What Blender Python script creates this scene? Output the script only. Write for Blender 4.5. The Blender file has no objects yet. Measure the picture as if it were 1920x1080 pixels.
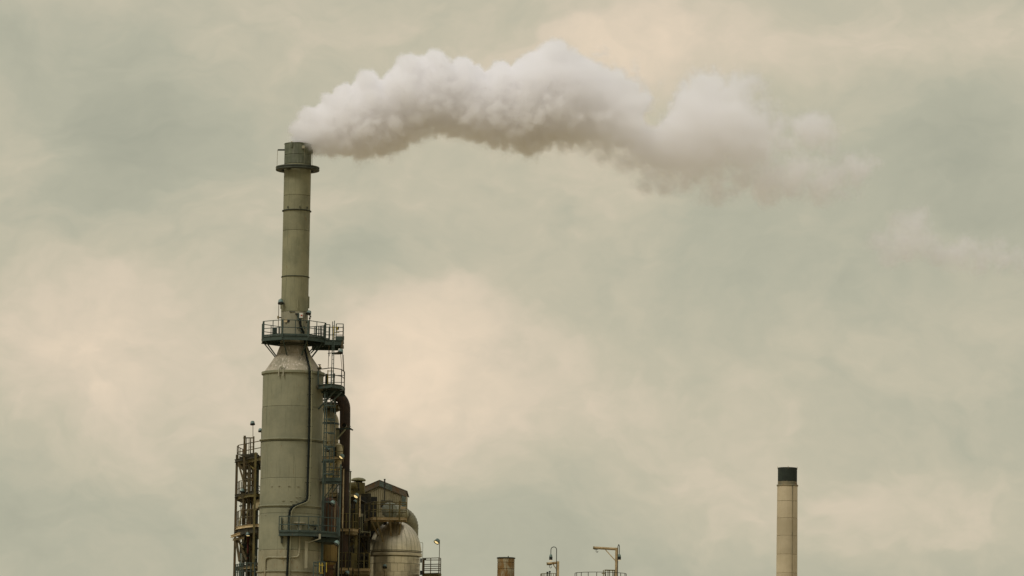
import bpy, math, random
import numpy as np
from mathutils import Vector, Matrix, noise
random.seed(7)
PI = math.pi
S = bpy.context.scene
COL = S.collection

# ------------------------------------------------------------------ camera
FPX = 8000.0                                   # focal length in pixels of a 1920 wide frame
CAM = Vector((0, 0, 1.7))
CR = Matrix.Rotation(math.radians(97.0), 3, 'X') @ Matrix.Rotation(math.radians(0.85), 3, 'Z')
cd = bpy.data.cameras.new('camera')
cam = bpy.data.objects.new('camera', cd)
COL.objects.link(cam)
cam.matrix_world = Matrix.Translation(CAM) @ CR.to_4x4()
cd.sensor_width = 36.0
cd.lens = 36.0 * FPX / 1920.0
cd.clip_start = 1.0
cd.clip_end = 12000.0
S.camera = cam

# ------------------------------------------------------------------ sky
W = bpy.data.worlds.new('World')
S.world = W
W.use_nodes = True
wt = W.node_tree
wt.nodes.clear()
SUN_EL, SUN_AZ = math.radians(48), math.radians(229)     # sun veiled by cloud, behind the camera to the left


class NT:
    """small helper for wiring node trees"""
    def __init__(self, t):
        self.t = t

    def n(self, kind, props=None, **inp):
        nd = self.t.nodes.new(kind)
        for k, v in (props or {}).items():
            setattr(nd, k, v)
        for k, v in inp.items():
            key = int(k[1:]) if k[0] == 'i' and k[1:].isdigit() else k.replace('_', ' ')
            s = nd.inputs[key]
            if hasattr(v, 'is_linked'):
                self.t.links.new(v, s)
            else:
                s.default_value = v
        return nd

    def m(self, op, a, b=0.0, c=0.0):
        return self.n('ShaderNodeMath', {'operation': op}, i0=a, i1=b, i2=c).outputs[0]

    def v(self, op, a, b=(0, 0, 0)):
        return self.n('ShaderNodeVectorMath', {'operation': op}, i0=a, i1=b)

    def mr(self, x, a, b, c=0.0, d=1.0, smooth=True):
        return self.n('ShaderNodeMapRange', {'interpolation_type': 'SMOOTHSTEP' if smooth else 'LINEAR'},
                      i0=x, i1=a, i2=b, i3=c, i4=d).outputs[0]

    def mix(self, f, a, b):
        return self.n('ShaderNodeMix', {'data_type': 'RGBA'}, i0=f, i6=a, i7=b).outputs[2]


def lin(r, g, b):
    f = lambda c: (c / 255 / 12.92) if c / 255 <= 0.04045 else ((c / 255 + 0.055) / 1.055) ** 2.4
    return (f(r), f(g), f(b), 1.0)


def ray(px, py):
    return (CR @ Vector(((px - 960) / FPX, -(py - 540) / FPX, -1.0))).normalized()


w = NT(wt)
dirv = w.n('ShaderNodeTexCoord').outputs['Generated']
sep = w.n('ShaderNodeSeparateXYZ', i0=dirv)
dz = sep.outputs[2]
# cloud deck: soft billowing noise in direction space, stretched level
sc_ = w.v('MULTIPLY', dirv, (1.0, 1.0, 1.45)).outputs[0]
warpn = w.n('ShaderNodeTexNoise', {'noise_dimensions': '3D'}, Vector=sc_, Scale=9.0, Detail=5.0, Roughness=0.6)
warp = w.v('SUBTRACT', warpn.outputs['Color'], (0.5, 0.5, 0.5)).outputs[0]
warp1 = w.n('ShaderNodeVectorMath', {'operation': 'SCALE'}, i0=warp, Scale=0.075).outputs[0]
wd = w.v('ADD', dirv, warp1).outputs[0]
wds = w.v('MULTIPLY', wd, (1.0, 1.0, 1.5)).outputs[0]
n1 = w.n('ShaderNodeTexNoise', Vector=wds, Scale=13.0, Detail=7.0, Roughness=0.52).outputs[0]
n2 = w.n('ShaderNodeTexNoise', Vector=w.v('ADD', wds, (3.1, 1.7, 0.3)).outputs[0], Scale=34.0, Detail=6.0, Roughness=0.55).outputs[0]
n4a = w.n('ShaderNodeTexNoise', Vector=w.v('ADD', wds, (1.1, 5.7, 4.3)).outputs[0], Scale=22.0, Detail=6.0, Roughness=0.5, Distortion=0.25).outputs[0]
n4 = w.m('SUBTRACT', w.mr(n4a, 0.49, 0.565), 0.5)
n3 = w.n('ShaderNodeTexNoise', Vector=w.v('ADD', wds, (7.1, 0.7, 2.3)).outputs[0], Scale=90.0, Detail=5.0, Roughness=0.55).outputs[0]
base = w.m('ADD', w.m('MULTIPLY', w.m('SUBTRACT', n1, 0.5), 0.6), w.m('ADD', w.m('MULTIPLY', w.m('SUBTRACT', n2, 0.5), 0.62), w.m('ADD', w.m('MULTIPLY', w.m('SUBTRACT', n3, 0.5), 0.36), w.m('MULTIPLY', n4, 0.095))))
# the larger banks and thin places of this cloud deck: (px, py, half width, half height, weight)
BANKS = [(250, 640, 190, 120, .55), (640, 800, 240, 210, .40), (820, 690, 150, 170, .52), (880, 360, 260, 90, .22), (80, 270, 110, 90, .20),
         (1210, 120, 300, 85, .50), (1700, 110, 300, 60, .30), (560, 190, 200, 60, .05), (1330, 940, 330, 80, .30),
         (1150, 760, 320, 90, .34), (960, 560, 300, 80, .10), (1880, 60, 90, 70, .25), (60, 700, 140, 130, .22), (1640, 640, 240, 70, .14),
         (240, 240, 150, 180, -.50), (700, 500, 90, 60, -.50), (1000, 960, 300, 110, -.34), (1820, 300, 140, 190, -.50),
         (1350, 560, 380, 110, -.22), (1700, 800, 320, 100, -.12), (40, 960, 200, 160, -.30), (1100, 1080, 500, 70, -.18),
         (560, 980, 240, 120, -.10), (40, 80, 130, 130, -.12), (1560, 420, 200, 120, -.20), (1250, 700, 200, 60, -.08)]
warp2 = w.n('ShaderNodeVectorMath', {'operation': 'SCALE'}, i0=warp, Scale=0.045).outputs[0]
wb = w.v('ADD', dirv, warp2).outputs[0]
acc = base
for (bx, by, hw, hh, wt_) in BANKS:
    d = ray(bx, by)
    q = w.v('MULTIPLY', w.v('SUBTRACT', wb, tuple(d)).outputs[0], (FPX / hw, 1.0 * FPX / max(hw, hh) * 0.3, FPX / hh)).outputs[0]
    r2 = w.v('DOT_PRODUCT', q, q).outputs['Value']
    g = w.m('EXPONENT', w.m('MULTIPLY', r2, -0.75))
    acc = w.m('ADD', acc, w.m('MULTIPLY', g, wt_ * 0.78))
ramp = w.n('ShaderNodeValToRGB', i0=w.m('ADD', w.m('MULTIPLY', acc, 0.80), 0.435))
cr_ = ramp.color_ramp
cr_.elements[0].position = 0.0
cr_.elements[0].color = lin(167, 167, 148)
cr_.elements[1].position = 1.0
cr_.elements[1].color = lin(236, 216, 190)
for p_, c_ in ((0.28, lin(181, 179, 158)), (0.50, lin(196, 189, 166)), (0.72, lin(215, 201, 178))):
    e = cr_.elements.new(p_)
    e.color = c_
# an overcast deck is brighter and cooler towards the zenith
up = w.mr(dz, 0.12, 1.0, 0.0, 1.0)
upc = w.mix(up, (1, 1, 1, 1), (1.45, 1.51, 2.02, 1))
cloud = w.n('ShaderNodeMix', {'data_type': 'RGBA', 'blend_type': 'MULTIPLY'}, i0=1.0, i6=ramp.outputs[0], i7=upc).outputs[2]
low = w.mr(dz, -0.03, 0.02)
cloud = w.mix(low, (0.30, 0.27, 0.19, 1), cloud)
nishita = w.n('ShaderNodeTexSky', {'sky_type': 'NISHITA', 'sun_disc': False, 'sun_elevation': SUN_EL, 'sun_rotation': SUN_AZ,
                                   'air_density': 1.0, 'dust_density': 2.0})
bg1 = w.n('ShaderNodeBackground', Color=nishita.outputs[0], Strength=0.1)
bg2 = w.n('ShaderNodeBackground', Color=cloud, Strength=1.0)
ms = w.n('ShaderNodeMixShader', i0=0.97, i1=bg1.outputs[0], i2=bg2.outputs[0])
w.n('ShaderNodeOutputWorld', Surface=ms.outputs[0])
W.cycles.sampling_method = 'MANUAL'
W.cycles.sample_map_resolution = 1024

sl = bpy.data.lights.new('sun', 'SUN')
sl.energy = 1.5
sl.angle = math.radians(16)
sl.color = (1.0, 0.955, 0.88)
sun = bpy.data.objects.new('sun', sl)
COL.objects.link(sun)
sdir = Vector((math.sin(SUN_AZ) * math.cos(SUN_EL), math.cos(SUN_AZ) * math.cos(SUN_EL), math.sin(SUN_EL)))
sun.rotation_euler = sdir.to_track_quat('Z', 'Y').to_euler()

S.view_settings.view_transform = 'Standard'
S.view_settings.look = 'None'
S.view_settings.gamma = 1.0
S.view_settings.use_curve_mapping = False
S.view_settings.exposure = 0.0
S.cycles.use_denoising = True
S.cycles.max_bounces = 36
S.cycles.diffuse_bounces = 3
S.cycles.glossy_bounces = 3
S.cycles.volume_bounces = 32
S.cycles.volume_max_steps = 512
S.cycles.volume_step_rate = 1.6
S.cycles.use_adaptive_sampling = True
S.cycles.adaptive_threshold = 0.02


# ------------------------------------------------------------------ photo ray -> place in the world
def at(px, py, Y):
    d = CR @ Vector(((px - 960) / FPX, -(py - 540) / FPX, -1.0))
    return CAM + d * (Y / d.y)


def X_(px, Y, py=850):
    return at(px, py, Y).x


def Z_(py, Y, px=600):
    return at(px, py, Y).z


# ------------------------------------------------------------------ materials
def mat(name, col, col2=None, rough=0.65, metal=0.0, scale=1.2, streak=0.0, streak_col=None, rust=0.0,
        rust_col=(0.10, 0.045, 0.018), bump=0.15, amount=1.0, vary=0.08, emit=None, spec=0.35):
    M = bpy.data.materials.new(name)
    M.use_nodes = True
    t = M.node_tree
    t.nodes.clear()
    s = NT(t)
    tc = s.n('ShaderNodeTexCoord')
    geo = s.n('ShaderNodeNewGeometry')
    P = geo.outputs['Position']
    c1 = (*col, 1)
    c2 = (*(col2 or tuple(x * 0.62 for x in col)), 1)
    big = s.n('ShaderNodeTexNoise', Vector=P, Scale=scale, Detail=8.0, Roughness=0.62).outputs[0]
    c = s.mix(s.m('MULTIPLY', s.mr(big, 0.35, 0.72), amount), c1, c2)
    fine = s.n('ShaderNodeTexNoise', Vector=P, Scale=scale * 14, Detail=6.0, Roughness=0.7).outputs[0]
    c = s.mix(s.m('MULTIPLY', s.mr(fine, 0.45, 0.8), 0.35 * amount), c, c2)
    if streak > 0:
        sv = s.v('MULTIPLY', P, (7.0, 7.0, 0.30)).outputs[0]
        sn = s.n('ShaderNodeTexNoise', Vector=sv, Scale=1.0, Detail=5.0, Roughness=0.65).outputs[0]
        gate = s.mr(s.n('ShaderNodeTexNoise', Vector=P, Scale=0.55, Detail=3.0).outputs[0], 0.36, 0.62)
        f = s.m('MULTIPLY', s.m('MULTIPLY', s.mr(sn, 0.52, 0.70), streak), s.m('ADD', s.m('MULTIPLY', gate, 0.8), 0.2))
        c = s.mix(f, c, (*(streak_col or tuple(x * 0.45 for x in col)), 1))
    if rust > 0:
        sv = s.v('MULTIPLY', P, (2.2, 2.2, 0.75)).outputs[0]
        rn = s.n('ShaderNodeTexNoise', Vector=sv, Scale=1.6, Detail=9.0, Roughness=0.68, Distortion=0.4).outputs[0]
        f = s.mr(rn, 0.66 - 0.32 * rust, 0.76 - 0.22 * rust)
        rn2 = s.n('ShaderNodeTexNoise', Vector=P, Scale=9.0, Detail=6.0, Roughness=0.7).outputs[0]
        rc = s.mix(rn2, (*rust_col, 1), (rust_col[0] * 1.9, rust_col[1] * 1.7, rust_col[2] * 1.3, 1))
        c = s.mix(f, c, rc)
    oi = s.n('ShaderNodeObjectInfo').outputs['Random']
    k = s.m('ADD', s.m('MULTIPLY', oi, vary * 2), 1.0 - vary)
    c = s.n('ShaderNodeVectorMath', {'operation': 'SCALE'}, i0=c, Scale=k).outputs[0]
    b = s.n('ShaderNodeBsdfPrincipled', Base_Color=c, Metallic=metal)
    t.links.new(s.mr(fine, 0.3, 0.7, rough - 0.1, min(1, rough + 0.12), False), b.inputs['Roughness'])
    bp = s.n('ShaderNodeBump', Strength=bump, Distance=0.02, Height=fine)
    t.links.new(bp.outputs[0], b.inputs['Normal'])
    b.inputs['Specular IOR Level'].default_value = spec
    if emit:
        b.inputs['Emission Color'].default_value = (*emit[0], 1)
        b.inputs['Emission Strength'].default_value = emit[1]
    s.n('ShaderNodeOutputMaterial', Surface=b.outputs[0])
    return M


M_ = {
    'stack': mat('stack_paint', (0.228, 0.218, 0.126), (0.150, 0.150, 0.086), streak=0.75, streak_col=(0.095, 0.10, 0.05), rust=0.10, rust_col=(0.12, 0.08, 0.035), scale=0.7),
    'stack_pale': mat('stack_paint_pale', (0.30, 0.28, 0.19), (0.22, 0.21, 0.14), streak=0.45, streak_col=(0.15, 0.15, 0.09), scale=0.7),
    'cap': mat('sooted_cap', (0.125, 0.138, 0.085), (0.07, 0.08, 0.05), streak=0.95, streak_col=(0.30, 0.29, 0.22), rust=0.05, scale=1.5),
    'column': mat('column_paint', (0.236, 0.230, 0.145), (0.170, 0.172, 0.108), streak=0.75, streak_col=(0.118, 0.122, 0.070), rust=0.16, rust_col=(0.12, 0.085, 0.042), scale=0.6, vary=0.05),
    'column_low': mat('column_paint_lower', (0.285, 0.262, 0.165), (0.20, 0.186, 0.115), streak=0.75, streak_col=(0.145, 0.132, 0.07), rust=0.24, rust_col=(0.13, 0.085, 0.035), scale=0.6),
    'cone': mat('chalky_cone', (0.40, 0.345, 0.25), (0.20, 0.185, 0.125), streak=1.0, streak_col=(0.60, 0.53, 0.43), rust=0.14, scale=1.1),
    'groove': mat('dark_seam_paint', (0.040, 0.045, 0.026), rough=0.9),  # dark paint of joints, flanges and small fittings
    'ring': mat('dark_ring_steel', (0.045, 0.052, 0.032), (0.025, 0.03, 0.02), scale=2),
    'black': mat('black_cable', (0.008, 0.012, 0.009), rough=0.85, vary=0.0, spec=0.2),
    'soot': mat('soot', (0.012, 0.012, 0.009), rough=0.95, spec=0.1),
    'teal': mat('teal_steel_paint', (0.048, 0.070, 0.055), (0.030, 0.046, 0.036), rust=0.14, scale=2.2, rough=0.6),
    'teal_dark': mat('teal_grating', (0.022, 0.040, 0.028), (0.014, 0.024, 0.018), scale=3),
    'brown': mat('brown_steel', (0.105, 0.078, 0.032), (0.045, 0.038, 0.016), rust=0.45, rust_col=(0.070, 0.040, 0.014), scale=2),
    'brown_dark': mat('brown_dark_steel', (0.036, 0.031, 0.014), (0.018, 0.017, 0.008), rust=0.3, rust_col=(0.050, 0.030, 0.012), scale=2),
    'olive': mat('olive_steel', (0.150, 0.122, 0.036), (0.075, 0.064, 0.020), rust=0.3, rust_col=(0.075, 0.042, 0.014), scale=2),
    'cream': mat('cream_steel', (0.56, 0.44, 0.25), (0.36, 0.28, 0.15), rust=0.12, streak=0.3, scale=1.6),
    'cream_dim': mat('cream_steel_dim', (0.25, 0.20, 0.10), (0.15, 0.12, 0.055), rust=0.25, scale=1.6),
    'pipe_brown': mat('rusted_brown_pipe', (0.042, 0.025, 0.013), (0.017, 0.013, 0.008), streak=0.7, streak_col=(0.085, 0.040, 0.014), rust=0.3, rust_col=(0.060, 0.030, 0.010), scale=0.9, rough=0.8),
    'rust_red': mat('red_rusted_shell', (0.105, 0.056, 0.024), (0.05, 0.030, 0.015), streak=0.9, streak_col=(0.035, 0.024, 0.012), rust=0.5, rust_col=(0.085, 0.036, 0.012), scale=1.2),
    'ochre': mat('ochre_shell', (0.235, 0.165, 0.048), (0.16, 0.12, 0.04), streak=0.8, streak_col=(0.12, 0.055, 0.015), rust=0.35, scale=0.8),
    'pale_vessel': mat('pale_insulation', (0.44, 0.38, 0.22), (0.28, 0.245, 0.13), streak=0.6, streak_col=(0.18, 0.155, 0.06), rust=0.10, scale=1.1),
    'alum': mat('weathered_aluminium', (0.62, 0.55, 0.385), (0.42, 0.38, 0.27), rough=0.36, metal=0.8, streak=0.5, streak_col=(0.24, 0.225, 0.16), scale=0.9, vary=0.10),
    'alum_dull': mat('dull_aluminium', (0.27, 0.255, 0.165), (0.16, 0.155, 0.10), rough=0.5, metal=0.5, scale=1.2, vary=0.08),
    'corr': mat('corrugated_tan', (0.27, 0.235, 0.135), (0.19, 0.165, 0.09), streak=0.6, streak_col=(0.12, 0.095, 0.045), scale=0.8, vary=0.05),
    'corr_shade': mat('corrugated_painted_shade', (0.018, 0.017, 0.009), (0.010, 0.010, 0.006), streak=0.5, scale=1.0),  # near-black base colour stands in for shade inside the open bay
    'fascia_rust': mat('rusty_fascia', (0.10, 0.085, 0.055), (0.06, 0.05, 0.03), rust=0.6, rust_col=(0.070, 0.040, 0.014), scale=1.6),
    'fascia_teal': mat('teal_fascia', (0.085, 0.11, 0.082), (0.05, 0.065, 0.05), rust=0.35, rust_col=(0.070, 0.040, 0.014), scale=1.6),
    'white': mat('white_box', (0.62, 0.60, 0.50), rough=0.5),
    'red': mat('red_sign', (0.40, 0.05, 0.02), rough=0.5),
    'red_pipe': mat('dark_red_pipe', (0.12, 0.025, 0.018), (0.07, 0.02, 0.015)),
    'yellow': mat('yellow_paint', (0.44, 0.33, 0.035), (0.28, 0.2, 0.03), rust=0.15, scale=2),
    'lamp': mat('lamp_housing', (0.15, 0.22, 0.19), (0.08, 0.12, 0.1), rough=0.45),
    'lamp_dark': mat('lamp_visor', (0.010, 0.014, 0.010), rough=0.7),
    'lens_off': mat('lamp_lens', (0.05, 0.06, 0.05), rough=0.2),
    'lens_on': mat('lit_lamp_lens', (0.9, 0.8, 0.5), rough=0.3, vary=0.0, emit=((1.0, 0.76, 0.34), 0.9)),
    'lens_pale': mat('faint_lamp_lens', (0.9, 0.85, 0.7), rough=0.3, vary=0.0, emit=((1.0, 0.86, 0.62), 0.35)),
    'chimney': mat('cream_chimney', (0.50, 0.42, 0.275), (0.40, 0.335, 0.21), streak=0.6, streak_col=(0.30, 0.24, 0.14), scale=0.5),
    'chimney_black': mat('black_chimney_top', (0.022, 0.030, 0.020), (0.012, 0.016, 0.011), scale=0.9, rough=0.85),
    'chimney_band': mat('stained_band', (0.25, 0.205, 0.115), (0.11, 0.11, 0.07), streak=0.9, streak_col=(0.045, 0.05, 0.032), rust=0.3, scale=1.2),
    'ochre_steel': mat('ochre_steel', (0.43, 0.32, 0.165), (0.28, 0.20, 0.09), rust=0.2, scale=1.6),
    'grey_green': mat('grey_green_cover', (0.27, 0.285, 0.215), (0.19, 0.20, 0.15), streak=0.4, scale=1.6),
    'moss': mat('mossy_cowl', (0.23, 0.215, 0.105), (0.12, 0.12, 0.055), scale=2.2),
    'stub': mat('stained_aluminium', (0.31, 0.27, 0.17), (0.17, 0.15, 0.09), rough=0.5, metal=0.1, streak=0.7, streak_col=(0.12, 0.11, 0.07), rust=0.80, rust_col=(0.125, 0.075, 0.024), scale=0.8),
    'ground': mat('yard_ground', (0.30, 0.24, 0.125), (0.21, 0.17, 0.09), rough=0.9, scale=0.05),
}


# ------------------------------------------------------------------ mesh building
class MB:
    def __init__(self):
        self.v, self.f, self.sm = [], [], []

    def add(self, vs, fs, smooth=False):
        o = len(self.v)
        self.v += [Vector(p) for p in vs]
        self.f += [tuple(o + i for i in f) for f in fs]
        self.sm += [smooth] * len(fs)
        return self

    def box(self, c, s, rz=0.0):
        c = Vector(c)
        R = Matrix.Rotation(rz, 3, 'Z')
        vs = [c + R @ Vector((sx * s[0] / 2, sy * s[1] / 2, sz * s[2] / 2)) for sz in (-1, 1) for sy in (-1, 1) for sx in (-1, 1)]
        return self.add(vs, [(0, 2, 3, 1), (4, 5, 7, 6), (0, 1, 5, 4), (2, 6, 7, 3), (0, 4, 6, 2), (1, 3, 7, 5)])

    def bar(self, a, b, w_, h_):
        """rectangular beam from a to b"""
        a, b = Vector(a), Vector(b)
        d = (b - a).normalized()
        u = d.cross(Vector((0, 0, 1)))
        if u.length < 1e-3:
            u = Vector((1, 0, 0))
        u.normalize()
        v = u.cross(d).normalized()
        vs = [p + u * (su * w_ / 2) + v * (sv * h_ / 2) for p in (a, b) for (su, sv) in ((-1, -1), (1, -1), (1, 1), (-1, 1))]
        return self.add(vs, [(3, 2, 1, 0), (4, 5, 6, 7), (0, 1, 5, 4), (1, 2, 6, 5), (2, 3, 7, 6), (3, 0, 4, 7)])

    def ibeam(self, a, b, w_, h_):
        a, b = Vector(a), Vector(b)
        d = (b - a).normalized()
        u = d.cross(Vector((0, 0, 1)))
        if u.length < 1e-3:
            u = Vector((1, 0, 0))
        u.normalize()
        v = u.cross(d).normalized()
        t = h_ * 0.1
        self.bar(a + v * (h_ / 2 - t / 2), b + v * (h_ / 2 - t / 2), w_, t)
        self.bar(a - v * (h_ / 2 - t / 2), b - v * (h_ / 2 - t / 2), w_, t)
        self.bar(a, b, w_ * 0.14, h_ - 2 * t)
        return self

    def tube(self, pts, r, n=8, caps=True):
        pts = [Vector(p) for p in pts]
        rs = r if isinstance(r, (list, tuple)) else [r] * len(pts)
        rings, up = [], None
        for i, p in enumerate(pts):
            if i == 0:
                d = pts[1] - pts[0]
            elif i == len(pts) - 1:
                d = pts[-1] - pts[-2]
            else:
                d = (pts[i + 1] - p).normalized() + (p - pts[i - 1]).normalized()
            d.normalize()
            if up is None:
                up = d.cross(Vector((0, 1, 0)))
                if up.length < 0.1:
                    up = d.cross(Vector((1, 0, 0)))
            u = (up - d * up.dot(d)).normalized()
            up = u
            v = d.cross(u)
            rings.append([p + (u * math.cos(a) + v * math.sin(a)) * rs[i] for a in (2 * PI * k / n for k in range(n))])
        vs = [q for rg in rings for q in rg]
        fs = []
        for i in range(len(rings) - 1):
            for k in range(n):
                fs.append((i * n + k, i * n + (k + 1) % n, (i + 1) * n + (k + 1) % n, (i + 1) * n + k))
        self.add(vs, fs, n > 4)
        if caps:
            self.add(rings[0], [tuple(reversed(range(n)))])
            self.add(rings[-1], [tuple(range(n))])
        return self

    def lathe(self, c, prof, n=48, a0=0.0, a1=2 * PI, smooth=True):
        """prof: list of (r, z) bottom to top on the outside"""
        c = Vector(c)
        full = abs(a1 - a0 - 2 * PI) < 1e-6
        m = n if full else n + 1
        vs, fs = [], []
        for (r, z) in prof:
            for k in range(m):
                a = a0 + (a1 - a0) * k / n
                vs.append(c + Vector((math.cos(a) * r, math.sin(a) * r, z)))
        for i in range(len(prof) - 1):
            for k in range(n):
                k2 = (k + 1) % m
                fs.append((i * m + k, i * m + k2, (i + 1) * m + k2, (i + 1) * m + k))
        return self.add(vs, fs, smooth)

    def prism(self, poly, z0, z1):
        n = len(poly)
        vs = [(p[0], p[1], z0) for p in poly] + [(p[0], p[1], z1) for p in poly]
        a = sum(poly[i][0] * poly[(i + 1) % n][1] - poly[(i + 1) % n][0] * poly[i][1] for i in range(n))
        fs = [tuple(reversed(range(n))), tuple(range(n, 2 * n))] + [(i, (i + 1) % n, n + (i + 1) % n, n + i) for i in range(n)]
        if a < 0:
            fs = [tuple(reversed(f)) for f in fs]
        return self.add(vs, fs)

    def build(self, name, m, parent=None, label=None, bevel=0.0, kind=None, sharp=None):
        off = parent.get('_w', (0, 0, 0)) if parent is not None else (0, 0, 0)
        off = Vector(off)
        me = bpy.data.meshes.new(name)
        me.from_pydata([tuple(p - off) for p in self.v], [], self.f)
        me.polygons.foreach_set('use_smooth', self.sm)
        if any(self.sm):
            me.set_sharp_from_angle(angle=math.radians(38))
        me.materials.append(m)
        me.update()
        o = bpy.data.objects.new(name, me)
        COL.objects.link(o)
        if parent is not None:
            o.parent = parent
            o['_w'] = tuple(off)
        if bevel > 0:
            b = o.modifiers.new('bevel', 'BEVEL')
            b.width = bevel
            b.segments = 2
            b.limit_method = 'ANGLE'
        if label:
            o['label'] = label
        if kind:
            o['kind'] = kind
        return o


def thing(name, label, cat, loc, group=None):
    o = bpy.data.objects.new(name, None)
    o.empty_display_size = 0.5
    o.location = loc
    COL.objects.link(o)
    o['label'] = label
    o['category'] = cat
    o['_w'] = tuple(loc)
    if group:
        o['group'] = group
    return o


def piece(name, me, m, parent, loc=(0, 0, 0), rz=0.0):
    """one more of a set of alike pieces, sharing its mesh; loc is a world place"""
    o = bpy.data.objects.new(name, me)
    COL.objects.link(o)
    o.parent = parent
    off = Vector(parent['_w'])
    o.location = Vector(loc) - off
    o.rotation_euler = (0, 0, rz)
    return o


def raw(mb, name, m):
    me = bpy.data.meshes.new(name)
    me.from_pydata([tuple(p) for p in mb.v], [], mb.f)
    me.polygons.foreach_set('use_smooth', mb.sm)
    if any(mb.sm):
        me.set_sharp_from_angle(angle=math.radians(38))
    me.materials.append(m)
    me.update()
    return me


# ------------------------------------------------------------------ ground
g = MB()
g.lathe((0, 300, 0), [(5000, 0), (600, 0), (60, 0), (0.01, 0)], n=64, smooth=False)
gd = g.build('ground', M_['ground'])
for poly in gd.data.polygons:
    pass
gd.data.flip_normals()
gd['kind'] = 'structure'

# ------------------------------------------------------------------ main stack and its column
YM = 300.0
PXM = 548.0
XM = at(551, 650, YM).x
mpp = YM / FPX
Zm = lambda py: Z_(py, YM, 551)
C = Vector((XM, YM, 0))
RS, RC = 25.6 * mpp, 57.0 * mpp


def shell(parent, name, c, r, z0, z1, m, n=64, gap=0.012, r1=None, label=None):
    """one rolled plate section with eased edges, so the joint to the next one shows"""
    r1 = r if r1 is None else r1
    e = 0.014
    return MB().lathe(c, [(r - e * 2.2, z0 + gap * 0.2), (r - e, z0 + gap), (r, z0 + gap + e), (r1, z1 - gap - e), (r1 - e, z1 - gap), (r1 - e * 2.2, z1 - gap * 0.2)], n).build(name, m, parent, label)


def flange(parent, c, r, z, h, m, rin, name='flange', n=64):
    e = min(0.02, h * 0.25)
    return MB().lathe(c, [(rin, z - h / 2), (r - e, z - h / 2), (r, z - h / 2 + e), (r, z + h / 2 - e), (r - e, z + h / 2), (rin, z + h / 2)], n).build(name, m, parent)


stack = thing('exhaust_stack', 'tall olive grey steel stack above a wide column, venting the white plume', 'smokestack', (C.x, C.y, 0))
core = MB().lathe(C, [(RS - 0.03, Zm(655)), (RS - 0.03, Zm(272)), (RS - 0.055, Zm(272)), (RS - 0.055, Zm(640))], 48).build('inner_wall', M_['groove'], stack)
cuts = [648, 586, 520, 434, 396, 368, 309, 292, 270]
for i in range(len(cuts) - 1):
    a, b = cuts[i], cuts[i + 1]
    m = M_['cap'] if b < 300 else (M_['stack_pale'] if i == 0 else M_['stack'])
    shell(stack, 'shell_section', C, RS, Zm(a), Zm(b), m, label='darker soot streaked top section of the stack' if b == 270 else None)
flange(stack, C, RS + 0.025, Zm(270.6), 0.05, M_['cap'], RS - 0.05, 'lip')
for py, dr, h in ((396, 0.085, 0.07), (520, 0.05, 0.06), (646.5, 0.15, 0.07)):
    flange(stack, C, RS + dr, Zm(py), h, M_['groove'], RS - 0.02)
for a in (-2.2, -1.3, -0.7):
    for py in (394,):
        d = Vector((math.cos(a), math.sin(a), 0))
        MB().box(C + d * (RS + 0.05) + Vector((0, 0, Zm(py) + 0.09)), (0.05, 0.05, 0.16), a).build('lug', M_['groove'], stack)
# cone and wide column
zc0, zc1 = Zm(700), Zm(650)
shell(stack, 'cone', C, RC - 0.06, zc0, zc1 - 0.55, M_['cone'], r1=RS + 0.24)
shell(stack, 'cone', C, RS + 0.235, zc1 - 0.56, zc1, M_['cone'], r1=RS + 0.05)
flange(stack, C, RC + 0.11, Zm(701.5), 0.19, M_['column'], RC - 0.08, 'rim')
ccuts = [703, 766, 826, 900, 951, 966, 1034, 1073, 1150, 1250, 1350, 1450, 1521]
for i in range(len(ccuts) - 1):
    a, b = ccuts[i], ccuts[i + 1]
    zb = 0.0 if b == 1521 else Zm(b)
    rr = RC + 0.012 * i
    shell(stack, 'column_section', C, rr, zb, Zm(a), M_['column_low'] if a >= 1034 else M_['column'], n=80)
    MB().lathe(C, [(rr - 0.04, zb), (rr - 0.04, Zm(a))], 48).build('weld_backing', M_['groove'], stack) if b < 1100 else None
for py, dr in ((827, 0.115), (951.5, 0.11), (1074, 0.14)):
    flange(stack, C, RC + 0.04 + dr, Zm(py), 0.10, M_['column'], RC - 0.02, 'stiffener_ring', 80)
    flange(stack, C, RC + 0.055, Zm(py + 4), 0.03, M_['groove'], RC - 0.02, 'weld_line', 80)
# lifting lug (inverted U) on rim
def on_col(px, py, R, off=0.0):
    """a place on the camera side of the round shell of radius R"""
    p = at(px, py, YM - R)
    dx = p.x - C.x
    dx = max(-R * 0.999, min(R * 0.999, dx))
    yy = YM - math.sqrt(R * R - dx * dx)
    n = Vector((dx, yy - YM, 0)).normalized()
    q = at(px, py, yy)
    return Vector((dx + C.x, yy, q.z)) + n * off


for s in (-1, 1):
    MB().tube([on_col(528 + s * 4, 706, RC, 0.14), on_col(528 + s * 4, 693, RC, 0.10), on_col(528 + s * 3, 688.5, RC, -0.02), on_col(528, 686.5, RC, -0.08)], 0.05, 6).build('lifting_lug', M_['stack_pale'], stack)
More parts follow.
